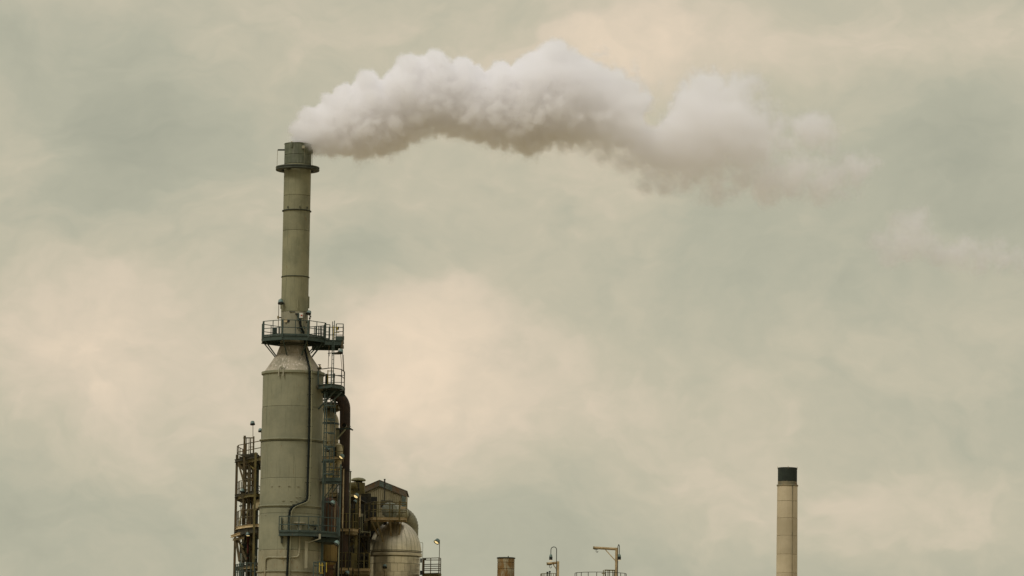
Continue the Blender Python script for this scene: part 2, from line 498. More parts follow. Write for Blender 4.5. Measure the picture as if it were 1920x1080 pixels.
# lugs, bracket arm and wires at the mouth
MB().bar(at(533, 281.5, YM) + Vector((0.06, -0.1, 0)), at(521, 281.5, YM) + Vector((0, -0.1, 0)), 0.12, 0.10).build('bracket_arm', M_['ring'], stack)
MB().tube([at(520.5, 282, YM) + Vector((0, -0.1, 0)), at(519.5, 312, YM) + Vector((0, -0.1, 0))], 0.014, 5).build('guy_wire', M_['cream_dim'], stack)
MB().tube([on_col(570.5, 276, RS, 0.02), on_col(570, 306, RS, 0.02)], 0.012, 5).build('guy_wire', M_['stack_pale'], stack)
MB().tube([at(585.3, 287, YM), at(585.3, 311, YM)], 0.014, 5).build('guy_wire', M_['cream_dim'], stack)
MB().box(on_col(547.5, 271, RS, 0.05), (0.11, 0.1, 0.36)).build('lug', M_['cap'], stack)
MB().box(on_col(547.5, 266.5, RS, 0.05), (0.08, 0.08, 0.10)).build('lug', M_['cream'], stack)
MB().box(on_col(568, 276, RS, 0.09), (0.2, 0.16, 0.2)).build('lug', M_['stack_pale'], stack)
MB().box(on_col(542, 316, RS, 0.09), (0.28, 0.2, 0.14)).build('ring_bracket', M_['ring'], stack)
MB().box(on_col(585, 284, RS, 0.05), (0.1, 0.1, 0.3)).build('lug', M_['cap'], stack)
# ring round the top
RI, RO = 1.17, 41.5 * mpp
ring = MB()
zr = Zm(316.5)
for dz_ in (-0.14, 0.0):
    ring.lathe(C, [(RI, zr + dz_), (RO - 0.02, zr + dz_), (RO, zr + dz_ + 0.03), (RO, zr + dz_ + 0.09), (RO - 0.02, zr + dz_ + 0.12), (RI, zr + dz_ + 0.12), (RI, zr + dz_)], 72, smooth=False)
rg = ring.build('halo_ring', M_['ring'], stack)
for k in range(8):
    a = k * PI / 4 + 0.25
    d = Vector((math.cos(a), math.sin(a), 0))
    MB().bar(C + d * (RS - 0.01) + Vector((0, 0, zr - 0.02)), C + d * (RI + 0.05) + Vector((0, 0, zr - 0.02)), 0.07, 0.09).build('ring_bracket', M_['ring'], stack)
# welded clips below and raised strips on the shaft
for px_, y0, y1 in ((558.2, 562, 579), (526.6, 560, 579), (577.5, 556, 578)):
    MB().tube([on_col(px_, y0, RS, 0.03), on_col(px_, y1, RS, 0.03)], 0.05, 6).build('stiffener_strip', M_['stack'], stack)
MB().box(on_col(548, 584.5, RS, 0.02), (0.4, 0.05, 0.05)).build('lug', M_['groove'], stack)

for (a, b) in ((509, 911.5), (523, 911), (542, 911), (559, 911.5), (578, 912.5), (556, 932), (563, 931.5), (531, 938.5), (546, 939), (556, 939.5), (579, 940), (574, 967), (497, 965)):
    MB().box(on_col(a, b, RC + 0.07, 0.0), (0.17, 0.05, 0.03)).build('paint_chip', M_['stack_pale'], stack)
# nozzle, vent pipe and foot bracket on the column
MB().lathe(on_col(561.5, 981, RC, 0.05), [(0.0, 0.10), (0.42, 0.07), (0.44, 0.0), (0.36, -0.08), (0.16, -0.1), (0.14, -0.55), (0.0, -0.56)][::-1], 24).build('nozzle', M_['stack_pale'], stack)
MB().box(on_col(529, 1010, RC, 0.12), (0.13, 0.25, 0.62)).build('clip', M_['groove'], stack)
dp = [on_col(560.5, 1000, RC, 0.14), on_col(560, 1036, RC, 0.14), on_col(559, 1041, RC, 0.14), on_col(556, 1044.5, RC, 0.14), on_col(530, 1045.6, RC, 0.14), on_col(505, 1045.0, RC, 0.14), on_col(501, 1047, RC, 0.14), on_col(499.5, 1052, RC, 0.14), on_col(498.5, 1079, RC, 0.14)]
drain = thing('drain_pipe', 'pale grey pipe bending left across the foot of the wide column', 'pipe', (C.x, C.y - RC, 0))
MB().tube(dp + [Vector((dp[-1].x, dp[-1].y, 0))], 0.065, 10).build('pipe', M_['column_low'], drain)
for i_ in (1, 4):
    d_ = (dp[i_ + 1] - dp[i_ - 1]).normalized() if i_ != 1 else Vector((0, 0, -1))
    MB().tube([dp[i_] - d_ * 0.05, dp[i_] + d_ * 0.05], 0.095, 10).build('coupling', M_['column_low'], drain)

# black cable on the stack
cable = thing('cable_riser', 'thick black cable and thin conduit running down the front of the stack', 'cable', (C.x, C.y - RC - 0.1, 0))
cp = []
for (a, b, R, o_) in ((561.5, 598, RS, .10), (561.5, 608, RS, .12), (563, 616, RS, .14), (566.5, 623, RS, .14), (568, 634, RS, .14), (568.3, 648, RS, .24)):
    cp.append(on_col(a, b, R, o_))
p1, p2 = on_col(568.6, 651, RS + 0.2, 0.12), on_col(577.3, 688, RC - 0.25, 0.12)
cp += [p1, p1.lerp(p2, .5), p2, on_col(578.6, 698, RC + .1, .10), on_col(578.5, 712, RC, .12)]
for (a, b) in ((577.5, 770), (576.5, 830), (575, 880), (573.6, 932), (572.3, 937.5), (568, 942), (551, 949), (546, 953), (543.2, 959), (541.8, 970), (541, 1010), (539.5, 1050), (538.3, 1079)):
    cp.append(on_col(a, b, RC + 0.05, .16))
cpe = cp + [Vector((cp[-1].x, cp[-1].y, 0))]
MB().tube(cpe, 0.074, 10).build('cable', M_['black'], cable)
MB().tube([p + Vector((0.155, -0.03, -0.02)) for p in cpe], 0.034, 8).build('conduit', M_['stack'], cable)
for i in range(9, len(cp), 1):
    MB().box(cp[i] + Vector((0.06, 0.03, 0.1)), (0.40, 0.07, 0.035)).build('clamp', M_['groove'], cable)
for (a, b) in ((577.9, 740), (577, 800), (575.8, 855), (574.2, 905), (540.3, 1030)):
    MB().box(on_col(a, b, RC + 0.05, .12) + Vector((0.06, 0, 0)), (0.40, 0.07, 0.035)).build('clamp', M_['groove'], cable)


# ------------------------------------------------------------------ generators for steelwork
def railing(root, path, z, m, top=1.07, mid=(0.55,), step=1.3, r=0.026, toe=True, square=False, postw=0.06, closed=False):
    n = len(path)
    post = raw(MB().box((0, 0, top / 2), (postw, postw, top)), 'post', m)
    segs = [(path[i], path[i + 1]) for i in range(n - 1)] + ([(path[-1], path[0])] if closed else [])
    pts = []
    for a, b in segs:
        a, b = Vector(a), Vector(b)
        L = (b - a).length
        k = max(1, int(math.ceil(L / step)))
        for j in range(k):
            pts.append(a.lerp(b, j / k))
        for h in (top,) + tuple(mid):
            MB().tube([(a.x, a.y, z + h), (b.x, b.y, z + h)], r, 6).build('rail', m, root)
        if toe:
            MB().bar((a.x, a.y, z + 0.06), (b.x, b.y, z + 0.06), 0.012, 0.11).build('toe_board', m, root)
    if not closed:
        pts.append(Vector(path[-1]))
    for p in pts:
        piece('post', post, m, root, (p.x, p.y, z))


def platform(name, label, poly, z, m_deck, m_beam, m_rail, rail_path=None, beam_h=0.22, toe=True, rail_closed=False,
             top=1.07, mid=(0.55,), step=1.3, group=None, hole=None, postw=0.06, r=0.026):
    cx = sum(p[0] for p in poly) / len(poly)
    cy = sum(p[1] for p in poly) / len(poly)
    root = thing(name, label, 'platform', (cx, cy, z), group)
    if hole:
        c, hr = hole
        # deck as a strip between the outline and the round hole
        N = 48
        deck = MB()
        inner, outer = [], []
        for k in range(N):
            a = 2 * PI * k / N
            d = Vector((math.cos(a), math.sin(a)))
            best = None
            for i in range(len(poly)):
                p, q = Vector(poly[i][:2]), Vector(poly[(i + 1) % len(poly)][:2])
                e = q - p
                den = d.x * e.y - d.y * e.x
                if abs(den) < 1e-9:
                    continue
                rel = p - Vector((c.x, c.y))
                t = (rel.x * e.y - rel.y * e.x) / den
                u = (rel.x * d.y - rel.y * d.x) / den
                if t > 0 and -1e-6 <= u <= 1 + 1e-6 and (best is None or t > best):
                    best = t
            best = max(best or hr + .05, hr + 0.02)
            inner.append((c.x + d.x * hr, c.y + d.y * hr))
            outer.append((c.x + d.x * best, c.y + d.y * best))
        vs = []
        for zz in (z - 0.03, z):
            vs += [(x, y, zz) for x, y in inner] + [(x, y, zz) for x, y in outer]
        fs = []
        for k in range(N):
            k2 = (k + 1) % N
            fs += [(k, k2, N + k2, N + k), (2 * N + k, 3 * N + k, 3 * N + k2, 2 * N + k2), (N + k, N + k2, 3 * N + k2, 3 * N + k), (k2, k, 2 * N + k, 2 * N + k2)]
        deck.add(vs, fs)
        deck.build('deck', m_deck, root)
    else:
        MB().prism(poly, z - 0.03, z).build('deck', m_deck, root)
    n = len(poly)
    for i in range(n):
        a, b = Vector((*poly[i][:2], z - 0.033 - beam_h / 2)), Vector((*poly[(i + 1) % n][:2], z - 0.033 - beam_h / 2))
        mb = MB()
        d = (b - a).normalized()
        nrm = Vector((d.y, -d.x, 0))
        if nrm.dot(a - Vector((cx, cy, a.z))) < 0:
            nrm = -nrm
        mb.bar(a, b, 0.016, beam_h)
        mb.bar(a + Vector((0, 0, beam_h / 2 - 0.01)) + nrm * 0.035, b + Vector((0, 0, beam_h / 2 - 0.01)) + nrm * 0.035, 0.055, 0.016)
        mb.bar(a - Vector((0, 0, beam_h / 2 - 0.01)) + nrm * 0.035, b - Vector((0, 0, beam_h / 2 - 0.01)) + nrm * 0.035, 0.055, 0.016)
        mb.build('edge_beam', m_beam, root)
    # bearers under the deck
    xs = [p[0] for p in poly]
    if not hole:
        x = min(xs) + 0.5
        while x < max(xs) - 0.3:
            ys = []
            for i in range(n):
                p, q = poly[i], poly[(i + 1) % n]
                if (p[0] - x) * (q[0] - x) < 0:
                    ys.append(p[1] + (q[1] - p[1]) * (x - p[0]) / (q[0] - p[0]))
            if len(ys) >= 2:
                MB().bar((x, min(ys) + .03, z - 0.09), (x, max(ys) - .03, z - 0.09), 0.06, 0.11).build('bearer', m_beam, root)
            x += 0.9
    if rail_path is not None:
        railing(root, rail_path, z, m_rail, toe=toe, closed=rail_closed, top=top, mid=mid, step=step, postw=postw, r=r)
    return root


def ladder(label, base, z0, z1, face, m, cage=None, cage_m=None, width=0.42, group=None, hoop_step=0.95, cage_r=0.38, bars=5, name='caged_ladder', rail_w=0.06):
    """face: angle of the direction that the climber's back looks to"""
    root = thing(name, label, 'ladder', (base[0], base[1], z0), group)
    d = Vector((math.cos(face), math.sin(face), 0))
    s = Vector((-d.y, d.x, 0))
    b = Vector((base[0], base[1], 0))
    for k in (-1, 1):
        p = b + s * (k * width / 2)
        MB().bar((p.x, p.y, z0), (p.x, p.y, z1), rail_w, rail_w).build('side_rail', m, root)
    rung = raw(MB().tube([-s * (width / 2), s * (width / 2)], 0.014, 5), 'rung', m)
    z = z0 + 0.2
    while z < z1 - 0.1:
        piece('rung', rung, m, root, (b.x, b.y, z))
        z += 0.3
    if cage:
        c0, c1 = cage
        cm = cage_m or m
        hoop = []
        cc = d * (cage_r * 0.75)
        for k in range(13):
            a = -PI * 0.72 + PI * 1.44 * k / 12
            hoop.append(cc + (d * math.cos(a) + s * math.sin(a)) * cage_r)
        mb = MB()
        for k in range(12):
            mb.bar(hoop[k], hoop[k + 1], 0.016, 0.085)
        hm = raw(mb, 'hoop', cm)
        z = c0
        while z <= c1 + 0.01:
            piece('hoop', hm, cm, root, (b.x, b.y, z))
            z += hoop_step
        for k in range(bars):
            a = -PI * 0.5 + PI * k / (bars - 1)
            q = b + cc + (d * math.cos(a) + s * math.sin(a)) * (cage_r - 0.012)
            MB().bar((q.x, q.y, c0 - 0.05), (q.x, q.y, c1 + 0.05), 0.03, 0.018).build('cage_bar', cm, root)
    return root


def floodlight(label, pos, pole_to=None, lit=None, aim=-0.5, pole_m=None, side=0.0, size=1.0, group='floodlights on the plant', arm=None, pole_r=0.03):
    """shallow round-hooded lamp; pos is the centre of the head"""
    p = Vector(pos)
    root = thing('floodlight', label, 'floodlight', p, group)
    root['_w'] = tuple(p)
    k = size
    ax = Vector((side, -0.35, aim)).normalized()        # where the lens looks
    MB().tube([p - ax * 0.17 * k, p - ax * 0.13 * k, p - ax * 0.02 * k, p + ax * 0.08 * k], [0.08 * k, 0.15 * k, 0.18 * k, 0.20 * k], 14).build('housing', M_['lamp'], root)
    MB().tube([p + ax * 0.08 * k, p + ax * 0.16 * k], [0.205 * k, 0.215 * k], 14, caps=False).build('visor', M_['lamp_dark'], root)
    MB().tube([p + ax * 0.10 * k, p + ax * 0.13 * k], [0.17 * k, 0.15 * k], 14).build('lens', lit or M_['lens_off'], root)
    if pole_to is not None:
        pts = [p - ax * 0.15 * k] + [Vector(q) for q in pole_to]
        MB().tube(pts, pole_r, 7).build('pole', pole_m or M_['brown'], root)
    return root


def P(px, py, Y):
    return at(px, py, Y)


# ------------------------------------------------------------------ upper platform round the stack
zf = Z_(629, YM - 2.0, 550)
RP = 2.36
octo = [(C.x - 0.03 + RP * math.cos(a), C.y + RP * math.sin(a)) for a in [PI / 8 + k * PI / 4 + 0.10 for k in range(8)]]
up_pl = platform('ring_platform', 'green railed eight sided platform around the stack just above the pale cone', octo, zf, M_['teal_dark'], M_['teal'], M_['teal'],
                 rail_path=octo, rail_closed=True, hole=(C, RS + 0.12), beam_h=0.30, step=1.0, postw=0.055)
for k, (x, y) in enumerate(octo):
    b_ = Vector((x, y, zf))
    piece_w = 0.13 if k in (4, 5, 6, 7) else 0.09
    MB().box(b_ + Vector((0, 0, 0.46)), (piece_w, 0.09, 1.24)).build('stanchion', M_['teal'], up_pl)
    dn = (Vector((C.x, C.y, 0)) - Vector((x, y, 0))).normalized()
    foot = Vector((C.x, C.y, 0)) - dn * (RS + 0.42)
    MB().bar((x + dn.x * 0.15, y + dn.y * 0.15, zf - 0.30), (foot.x, foot.y, zf - 1.30), 0.07, 0.07).build('strut', M_['teal'], up_pl)
    MB().bar((x + dn.x * 0.05, y + dn.y * 0.05, zf - 0.13), (C.x - dn.x * (RS + 0.02), C.y - dn.y * (RS + 0.02), zf - 0.13), 0.07, 0.16).build('bearer', M_['teal_dark'], up_pl)
# boxes on the back rail
for px_, py_, w_ in ((508, 618, 0.2), (512.5, 619, 0.14)):
    MB().box((X_(px_, 301.6), 301.7, zf + 0.5), (w_, 0.1, 0.85)).build('panel', M_['teal'], up_pl)

# landing to the right of it
def poly_px(pts, py):
    return [(X_(a, Y, py), Y) for a, Y in pts]


land = poly_px([(609, 299.2), (643, 299.4), (643.5, 301.6), (603, 301.6)], 640)
zl = Z_(637.5, 299.4, 630)
lp = platform('ladder_landing', 'green landing with handrails joined to the right of the stack platform', land, zl, M_['teal_dark'], M_['teal'], M_['teal'],
              rail_path=[land[0], (X_(618, 299.3, 640), 299.3)], beam_h=0.34, step=0.5)
railing(lp, [(X_(630, 299.4, 640), 299.4), land[1], land[2], land[3]], zl, M_['teal'], step=0.62, toe=True, top=1.15, mid=(0.6, 0.12))
MB().box((X_(616, 299.6, 640), 299.6, zl - 0.36), (1.9, 0.12, 0.14)).build('bearer', M_['teal_dark'], lp)
MB().box((X_(610, 301.2, 640), 301.2, zl - 0.40), (1.9, 0.12, 0.3)).build('bearer', M_['teal_dark'], lp)
MB().box((X_(637, 299.35, 640), 299.32, zl + 0.12), (0.62, 0.02, 0.3)).build('kick_plate', M_['teal'], lp)
for (a, b, c_, d_) in ((590, 649, 580, 660), (596, 649, 582.5, 662.5)):
    MB().bar(P(a, b, 299.2), P(c_, d_, 299.3), 0.07, 0.07).build('strut', M_['teal'], lp)
for px_, h_ in ((600.5, 1.0), (603, 1.0), (592, 1.0), (597.5, 1.0)):
    MB().box((X_(px_, 301.5, 630), 301.5, zl + 0.7), (0.07, 0.07, 1.0)).build('post', M_['teal'], lp)
# yellow self-closing gate and cable drum at the landing
gate = thing('safety_gate', 'small yellow safety gate at the top of the ladder beside the stack', 'gate', P(631, 640, 299.8))
for dz_ in (0.25, 0.62, 1.0):
    MB().tube([P(625, 640, 299.8) + Vector((0, 0, dz_)), P(636, 640, 299.8) + Vector((0, 0, dz_))], 0.028, 6).build('rail', M_['yellow'], gate)
MB().box(P(631.3, 616.5, 299.7), (0.13, 0.1, 0.24)).build('latch_box', M_['yellow'], gate)
MB().box(P(634, 615.5, 299.75), (0.12, 0.14, 0.2)).build('latch', M_['lamp_dark'], gate)
MB().bar(P(625.3, 612, 299.8), P(625.3, 640, 299.8), 0.05, 0.05).build('post', M_['yellow'], gate)

# ladder from mid landing to upper one
ladder('teal caged ladder between the two landings right of the pale cone', (X_(624.6, 299.2, 660), 299.0), Z_(727, 299, 625), Z_(602, 299, 625), math.radians(17), M_['teal'],
       cage=(Z_(662, 299), Z_(662, 299) + 0.05), cage_m=M_['brown_dark'], width=0.5, cage_r=0.34, rail_w=0.055)
hang = thing('hanging_conduits', 'thin brown conduits hanging beside the upper caged ladder', 'conduit', P(640, 690, 299.3))
for (a, b) in (((617.3, 640), (615.3, 690)), ((643, 612), (642.5, 660)), ((642, 660), (644, 697)), ((638.5, 662), (641.5, 696)), ((641.3, 640), (637.8, 662)), ((643.8, 665), (645.8, 720))):
    MB().tube([P(*a, 299.3), P(*b, 299.3)], 0.019, 6).build('conduit', M_['brown'], hang)
MB().bar(P(614.5, 662.5, 299.3), P(643, 660, 299.3), 0.05, 0.05).build('bracket', M_['brown_dark'], hang)
MB().bar(P(617, 657, 299.35), P(617, 668, 299.35), 0.06, 0.06).build('bracket', M_['brown_dark'], hang)

# ------------------------------------------------------------------ middle platform
mid = poly_px([(596.5, 298.6), (621, 297.4), (640, 298.4), (645.5, 300.0), (645.5, 302.0), (604.5, 302.2), (603.3, 300.4)], 724)
zmid = Z_(719.5, 297.6, 620)
mp = platform('corner_platform', 'green railed platform on the column shoulder just below the cone', mid, zmid, M_['teal_dark'], M_['teal'], M_['teal'],
              rail_path=None, beam_h=0.26)
railing(mp, [mid[0], mid[1], mid[2], mid[3]], zmid, M_['brown_dark'], step=3, toe=False, top=1.10, mid=(0.62,), r=0.032)
railing(mp, [mid[3], mid[4], mid[5]], zmid, M_['teal'], step=0.8, toe=True, top=1.05, r=0.022)
for q, hh, ww in ((mid[0], 1.25, 0.11), (mid[1], 1.25, 0.08), (mid[3], 1.3, 0.07)):
    MB().box((q[0], q[1] - 0.02, zmid + hh / 2 - 0.25), (ww, 0.09, hh)).build('stanchion', M_['teal'], mp)
MB().bar((mid[0][0], 299.4, zmid - 0.42), (mid[3][0] - 0.1, 299.4, zmid - 0.42), 0.12, 0.18).build('bearer', M_['teal_dark'], mp)
MB().bar((mid[0][0] + .3, 301.2, zmid - 0.42), (mid[3][0], 301.2, zmid - 0.42), 0.12, 0.25).build('bearer', M_['teal_dark'], mp)
for (a, b, c_, d_) in ((629, 732, 597, 767), (640, 736, 606.5, 768)):
    MB().bar(P(a, b, 298.4), P(c_, d_, 298.9), 0.085, 0.085).build('strut', M_['teal'], mp)
for px_, m in ((611, 'teal'), (614.3, 'olive'), (626.5, 'teal'), (612.5, 'teal')):
    MB().box((X_(px_, 300.6, 710), 300.6, zmid + 0.5), (0.09, 0.08, 1.0)).build('post', M_[m], mp)
MB().box((X_(611, 301, 710), 301.0, zmid + 0.16), (0.5, 0.3, 0.3)).build('kick_plate', M_['teal'], mp)
g2 = thing('safety_gate', 'yellow safety gate on the middle landing at the foot of the upper ladder', 'gate', P(620, 725, 299.9))
for dz_ in (0.1, 0.55, 1.0):
    MB().tube([P(615, 722, 299.9) + Vector((0, 0, dz_)), P(625.5, 722, 299.9) + Vector((0, 0, dz_))], 0.026, 6).build('rail', M_['yellow'], g2)
for px_ in (614.8, 625.4):
    MB().bar(P(px_, 694, 299.9), P(px_, 722, 299.9), 0.06, 0.06).build('post', M_['yellow'], g2)
MB().box(P(626, 704, 299.6), (0.16, 0.12, 0.28)).build('latch', M_['lamp_dark'], g2)
vc = thing('valve_cluster', 'small brown valve on the left corner of the middle platform rail', 'valve', P(599, 690, 298.6))
MB().tube([P(595, 690.5, 298.6), P(603, 690.5, 298.6)], 0.07, 8).build('body', M_['brown_dark'], vc)
MB().tube([P(599, 689, 298.6), P(599, 684, 298.6)], 0.04, 8).build('stem', M_['brown_dark'], vc)
MB().lathe(P(599, 684, 298.6), [(0.0, 0), (0.12, 0.0), (0.12, 0.03), (0.0, 0.03)], 14).build('handwheel', M_['lamp_dark'], vc)
MB().box(P(600, 687, 298.5), (0.12, 0.1, 0.12)).build('bonnet', M_['cream_dim'], vc)

# ladder below the mid platform, and the teal post that carries on down
ladder('long teal caged ladder hugging the right side of the wide column', (X_(609.5, 298.6, 820), 298.6), Z_(905, 298.6, 610), Z_(735, 298.6, 612), math.radians(-28), M_['teal'],
       cage=(Z_(889, 298.6), Z_(752, 298.6)), width=0.30, cage_r=0.42, hoop_step=0.96, rail_w=0.085)

# ------------------------------------------------------------------ teal service frame right of the column (drops to ground)
fr = thing('service_frame', 'teal steel access frame standing close against the right of the wide column', 'steel frame', (X_(607, 299, 900), 299.2, 0))
pz = lambda a, Y=299.2: (X_(a, Y, 930), Y)
for px_, y0, w_ in ((606, 866, 0.19), (638, 870, 0.10)):
    x, y = pz(px_)
    MB().ibeam((x, y, 0), (x, y, Z_(y0, 299.2)), w_, w_).build('column', M_['teal'], fr)
for px_, y0 in ((610.3, 870), (616, 842), (623, 880), (634, 880)):
    x, y = pz(px_, 299.4)
    MB().bar((x, y, Z_(1000, 299.4)), (x, y, Z_(y0, 299.4)), 0.05, 0.05).build('post', M_['teal'], fr)
for py_, h_ in ((866, 0.12), (899.5, 0.30), (906, 0.08), (941, 0.10)):
    MB().bar(P(603, py_, 299.15), P(626 if py_ in (866, 941) else 640, py_, 299.15), 0.1, h_).build('beam', M_['teal'], fr)
MB().prism([(X_(602, 299.0, 905), 299.1), (X_(640, 299.0, 905), 299.1), (X_(640, 301, 905), 301.3), (X_(602, 301, 905), 301.3)], Z_(903, 299.1), Z_(902, 299.1)).build('deck', M_['teal_dark'], fr)
for py_ in (876, 884, 891):
    MB().tube([P(611, py_, 299.3), P(638, py_ + 0.5, 299.3)], 0.022, 6).build('rail', M_['teal'], fr)
MB().bar(P(607, 935, 299.3), P(628, 905, 299.4), 0.07, 0.07).build('brace', M_['teal'], fr)
MB().bar(P(638, 905, 299.3), P(622, 925, 299.4), 0.07, 0.07).build('brace', M_['teal'], fr)
MB().tube([P(610, 915, 299.2), P(642, 915.5, 299.2)], 0.018, 6).build('rail', M_['teal'], fr)

# ------------------------------------------------------------------ lower platform on the column
low = poly_px([(523, 297.6), (560, 297.25), (596, 297.6), (634, 298.9), (636.5, 301.5), (601, 301.5), (598, 299.5), (590, 298.45), (560, 297.75), (528, 298.1)], 1000)
zlow = Z_(997, 297.4, 560)
lpf = platform('curved_platform', 'green railed walkway across the column foot, below the last stiffening ring', low, zlow, M_['teal_dark'], M_['teal'], M_['teal'],
               rail_path=[low[0], low[1], low[2], low[3], low[4]], beam_h=0.26, step=1.35, mid=(0.5,), r=0.03)
MB().box((low[0][0] + 0.16, 297.8, zlow + 0.5), (0.08, 0.08, 1.0)).build('post', M_['teal'], lpf)
MB().bar(P(600, 1010, 297.6), P(576, 1018, 297.75), 0.07, 0.05).build('strut', M_['stack_pale'], lpf)
MB().box(P(599.5, 1006, 297.5), (0.14, 0.06, 0.36)).build('stanchion', M_['stack_pale'], lpf)
MB().box(P(574, 1040, 297.78), (0.20, 0.07, 1.9)).build('wall_bracket', M_['column_low'], lpf)
for px_ in (632, 636):
    MB().box((X_(px_, 298.8, 990), 298.85, zlow + 0.48), (0.12, 0.1, 1.3)).build('stanchion', M_['teal'], lpf)
MB().prism(poly_px([(590, 298.3), (634, 299.0), (634, 301.4), (598, 301.4)], 1010), zlow - 0.62, zlow - 0.32).build('under_frame', M_['teal_dark'], lpf)
val = thing('valve_cluster', 'small dark valve with handwheel above the curved walkway on the column', 'valve', on_col(580, 984, RC, 0.2))
vp = on_col(582, 985, RC, 0.25)
MB().tube([on_col(574, 985, RC, .2), on_col(590, 986.5, RC, .2)], 0.045, 8).build('pipe', M_['teal'], val)
MB().tube([vp, vp + Vector((0, 0, 0.26))], 0.022, 6).build('stem', M_['teal'], val)
MB().lathe(vp + Vector((0, 0, 0.26)), [(0, 0), (0.1, 0), (0.1, 0.025), (0, 0.025)], 12).build('handwheel', M_['teal'], val)
MB().tube([on_col(586, 989, RC, .22), on_col(586, 993, RC, .22)], 0.07, 8).build('gauge', M_['lamp_dark'], val)
MB().box(on_col(575.5, 989, RC, .2), (0.10, 0.08, 0.1)).build('tag', M_['lamp'], val)

# foot cage of green railings and yellow gate
fc = poly_px([(588, 296.8), (609, 296.8), (609, 298.0), (588, 298.0)], 1070)
zfc = Z_(1084, 296.8, 600)
pf2 = platform('ladder_cage', 'small green railed cage with yellow gate at the very foot of the column', fc, zfc, M_['teal_dark'], M_['teal'], M_['teal'],
               rail_path=fc, rail_closed=True, step=0.36, top=1.12, mid=(0.9,))
for dz_ in (0.35, 0.9):
    MB().tube([P(599, 1084, 296.6) + Vector((0, 0, dz_)), P(606, 1084, 296.6) + Vector((0, 0, dz_))], 0.03, 6).build('gate_bar', M_['yellow'], pf2)
for px_ in (599, 604, 612):
    MB().bar(P(px_, 1055, 296.6), P(px_, 1073, 296.6), 0.05, 0.05).build('gate_bar', M_['yellow'], pf2)
MB().bar((fc[1][0], 297.4, 0), (fc[1][0], 297.4, zfc), 0.15, 0.15).build('leg', M_['teal'], pf2)

# hatch boxes on the stack at the ring platform
bx = thing('control_box', 'small white box with a red mark above the stack platform', 'control box', on_col(563, 592, RS, 0.1))
MB().box(on_col(563, 592, RS, 0.12), (0.26, 0.14, 0.36)).build('case', M_['white'], bx, bevel=0.015)
MB().box(on_col(563, 592, RS, 0.20), (0.12, 0.012, 0.1)).build('mark', M_['red'], bx)
MB().box(on_col(558.5, 594, RS, 0.08), (0.10, 0.12, 0.5)).build('bracket', M_['teal'], bx)
MB().box(on_col(568, 592, RS, 0.08), (0.05, 0.1, 0.3)).build('bracket', M_['stack_pale'], bx)
MB().tube([on_col(555.5, 590, RS, .08), on_col(555.5, 588, RS, .08)], 0.09, 8).build('gland', M_['lamp_dark'], bx)
bx2 = thing('round_hatch', 'round pale port cover with dark knob behind the stack platform rail', 'hatch', on_col(536, 602, RS, 0.1))
q = on_col(535.5, 601.5, RS, 0.0)
MB().tube([q, q + Vector((0, -0.12, 0))], 0.13, 14).build('cover', M_['cream'], bx2)
MB().tube([q + Vector((0.2, 0, -0.04)), q + Vector((0.2, -0.15, -0.04))], 0.10, 10).build('knob', M_['lamp_dark'], bx2)
bx3 = thing('junction_box', 'grey green junction box on the stack just above the platform floor', 'box', on_col(565, 618, RS, 0.1))
MB().box(on_col(566, 617, RS, 0.1), (0.3, 0.14, 0.42)).build('case', M_['teal'], bx3, bevel=0.015)
MB().tube([on_col(556.5, 615.5, RS, .06), on_col(563, 615.5, RS, .06)], 0.02, 6).build('conduit', M_['lamp_dark'], bx3)
for dpy in (587.5, 604):
    q = on_col(574, dpy, RS, 0.05)
    MB().box(q, (0.14, 0.12, 0.08)).build('lug', M_['groove'], stack)

floodlight('dark hooded lamp on a thin mast at the left of the stack platform', P(526.3, 565.5, 299.2), [P(522.8, 566, 299.2), P(521.6, 632, 299.2)], aim=-1.2, side=0.1, pole_r=0.024)
floodlight('dark lamp tight against the right of the stack above its platform', P(579.5, 586, 299.4), [P(581, 590, 299.4), P(580, 628, 299.4)], aim=-1.0, side=-0.3, size=0.85, pole_r=0.03)
jb = thing('junction_box', 'little brown conduit fitting left of the stack above the platform rail', 'box', P(523, 595, 299.2))
MB().box(P(521.5, 595, 299.2), (0.12, 0.1, 0.2)).build('case', M_['cream_dim'], jb)
MB().box(P(525, 595.5, 299.3), (0.22, 0.08, 0.08)).build('clip', M_['brown_dark'], jb)
jb = thing('junction_box', 'small brown conduit fittings right of the stack above the platform rail', 'box', P(581.5, 593, 299.4))
for a, b in ((580.5, 590), (582, 593.5), (580.8, 597)):
    MB().box(P(a, b, 299.3), (0.12, 0.1, 0.11)).build('case', M_['brown_dark'], jb)
floodlight('dark hooded lamp under the right landing, beside the upper caged ladder', P(639, 658.5, 299.0), [P(641.5, 652, 299.0), P(641.5, 641, 299.2)], aim=-1.3, side=-0.3, size=0.9, pole_r=0.025)
floodlight('unlit teal lamp on an arm from the access frame over the red vessel', P(624, 943, 299.0), [P(627, 941, 299.0), P(628.3, 945, 299.0), P(627.6, 998, 299.0)], aim=-1.0, side=-0.6, pole_m=M_['cream_dim'])
floodlight('unlit teal lamp under the curved walkway over the ochre vessel', P(631.5, 1018, 298.2), [P(634.5, 1018, 298.2), P(635.4, 1023, 298.2), P(634, 1080, 298.2), Vector((P(634, 1080, 298.2).x, 298.2, 0))], aim=-1.0, side=-0.6, pole_m=M_['stack'])

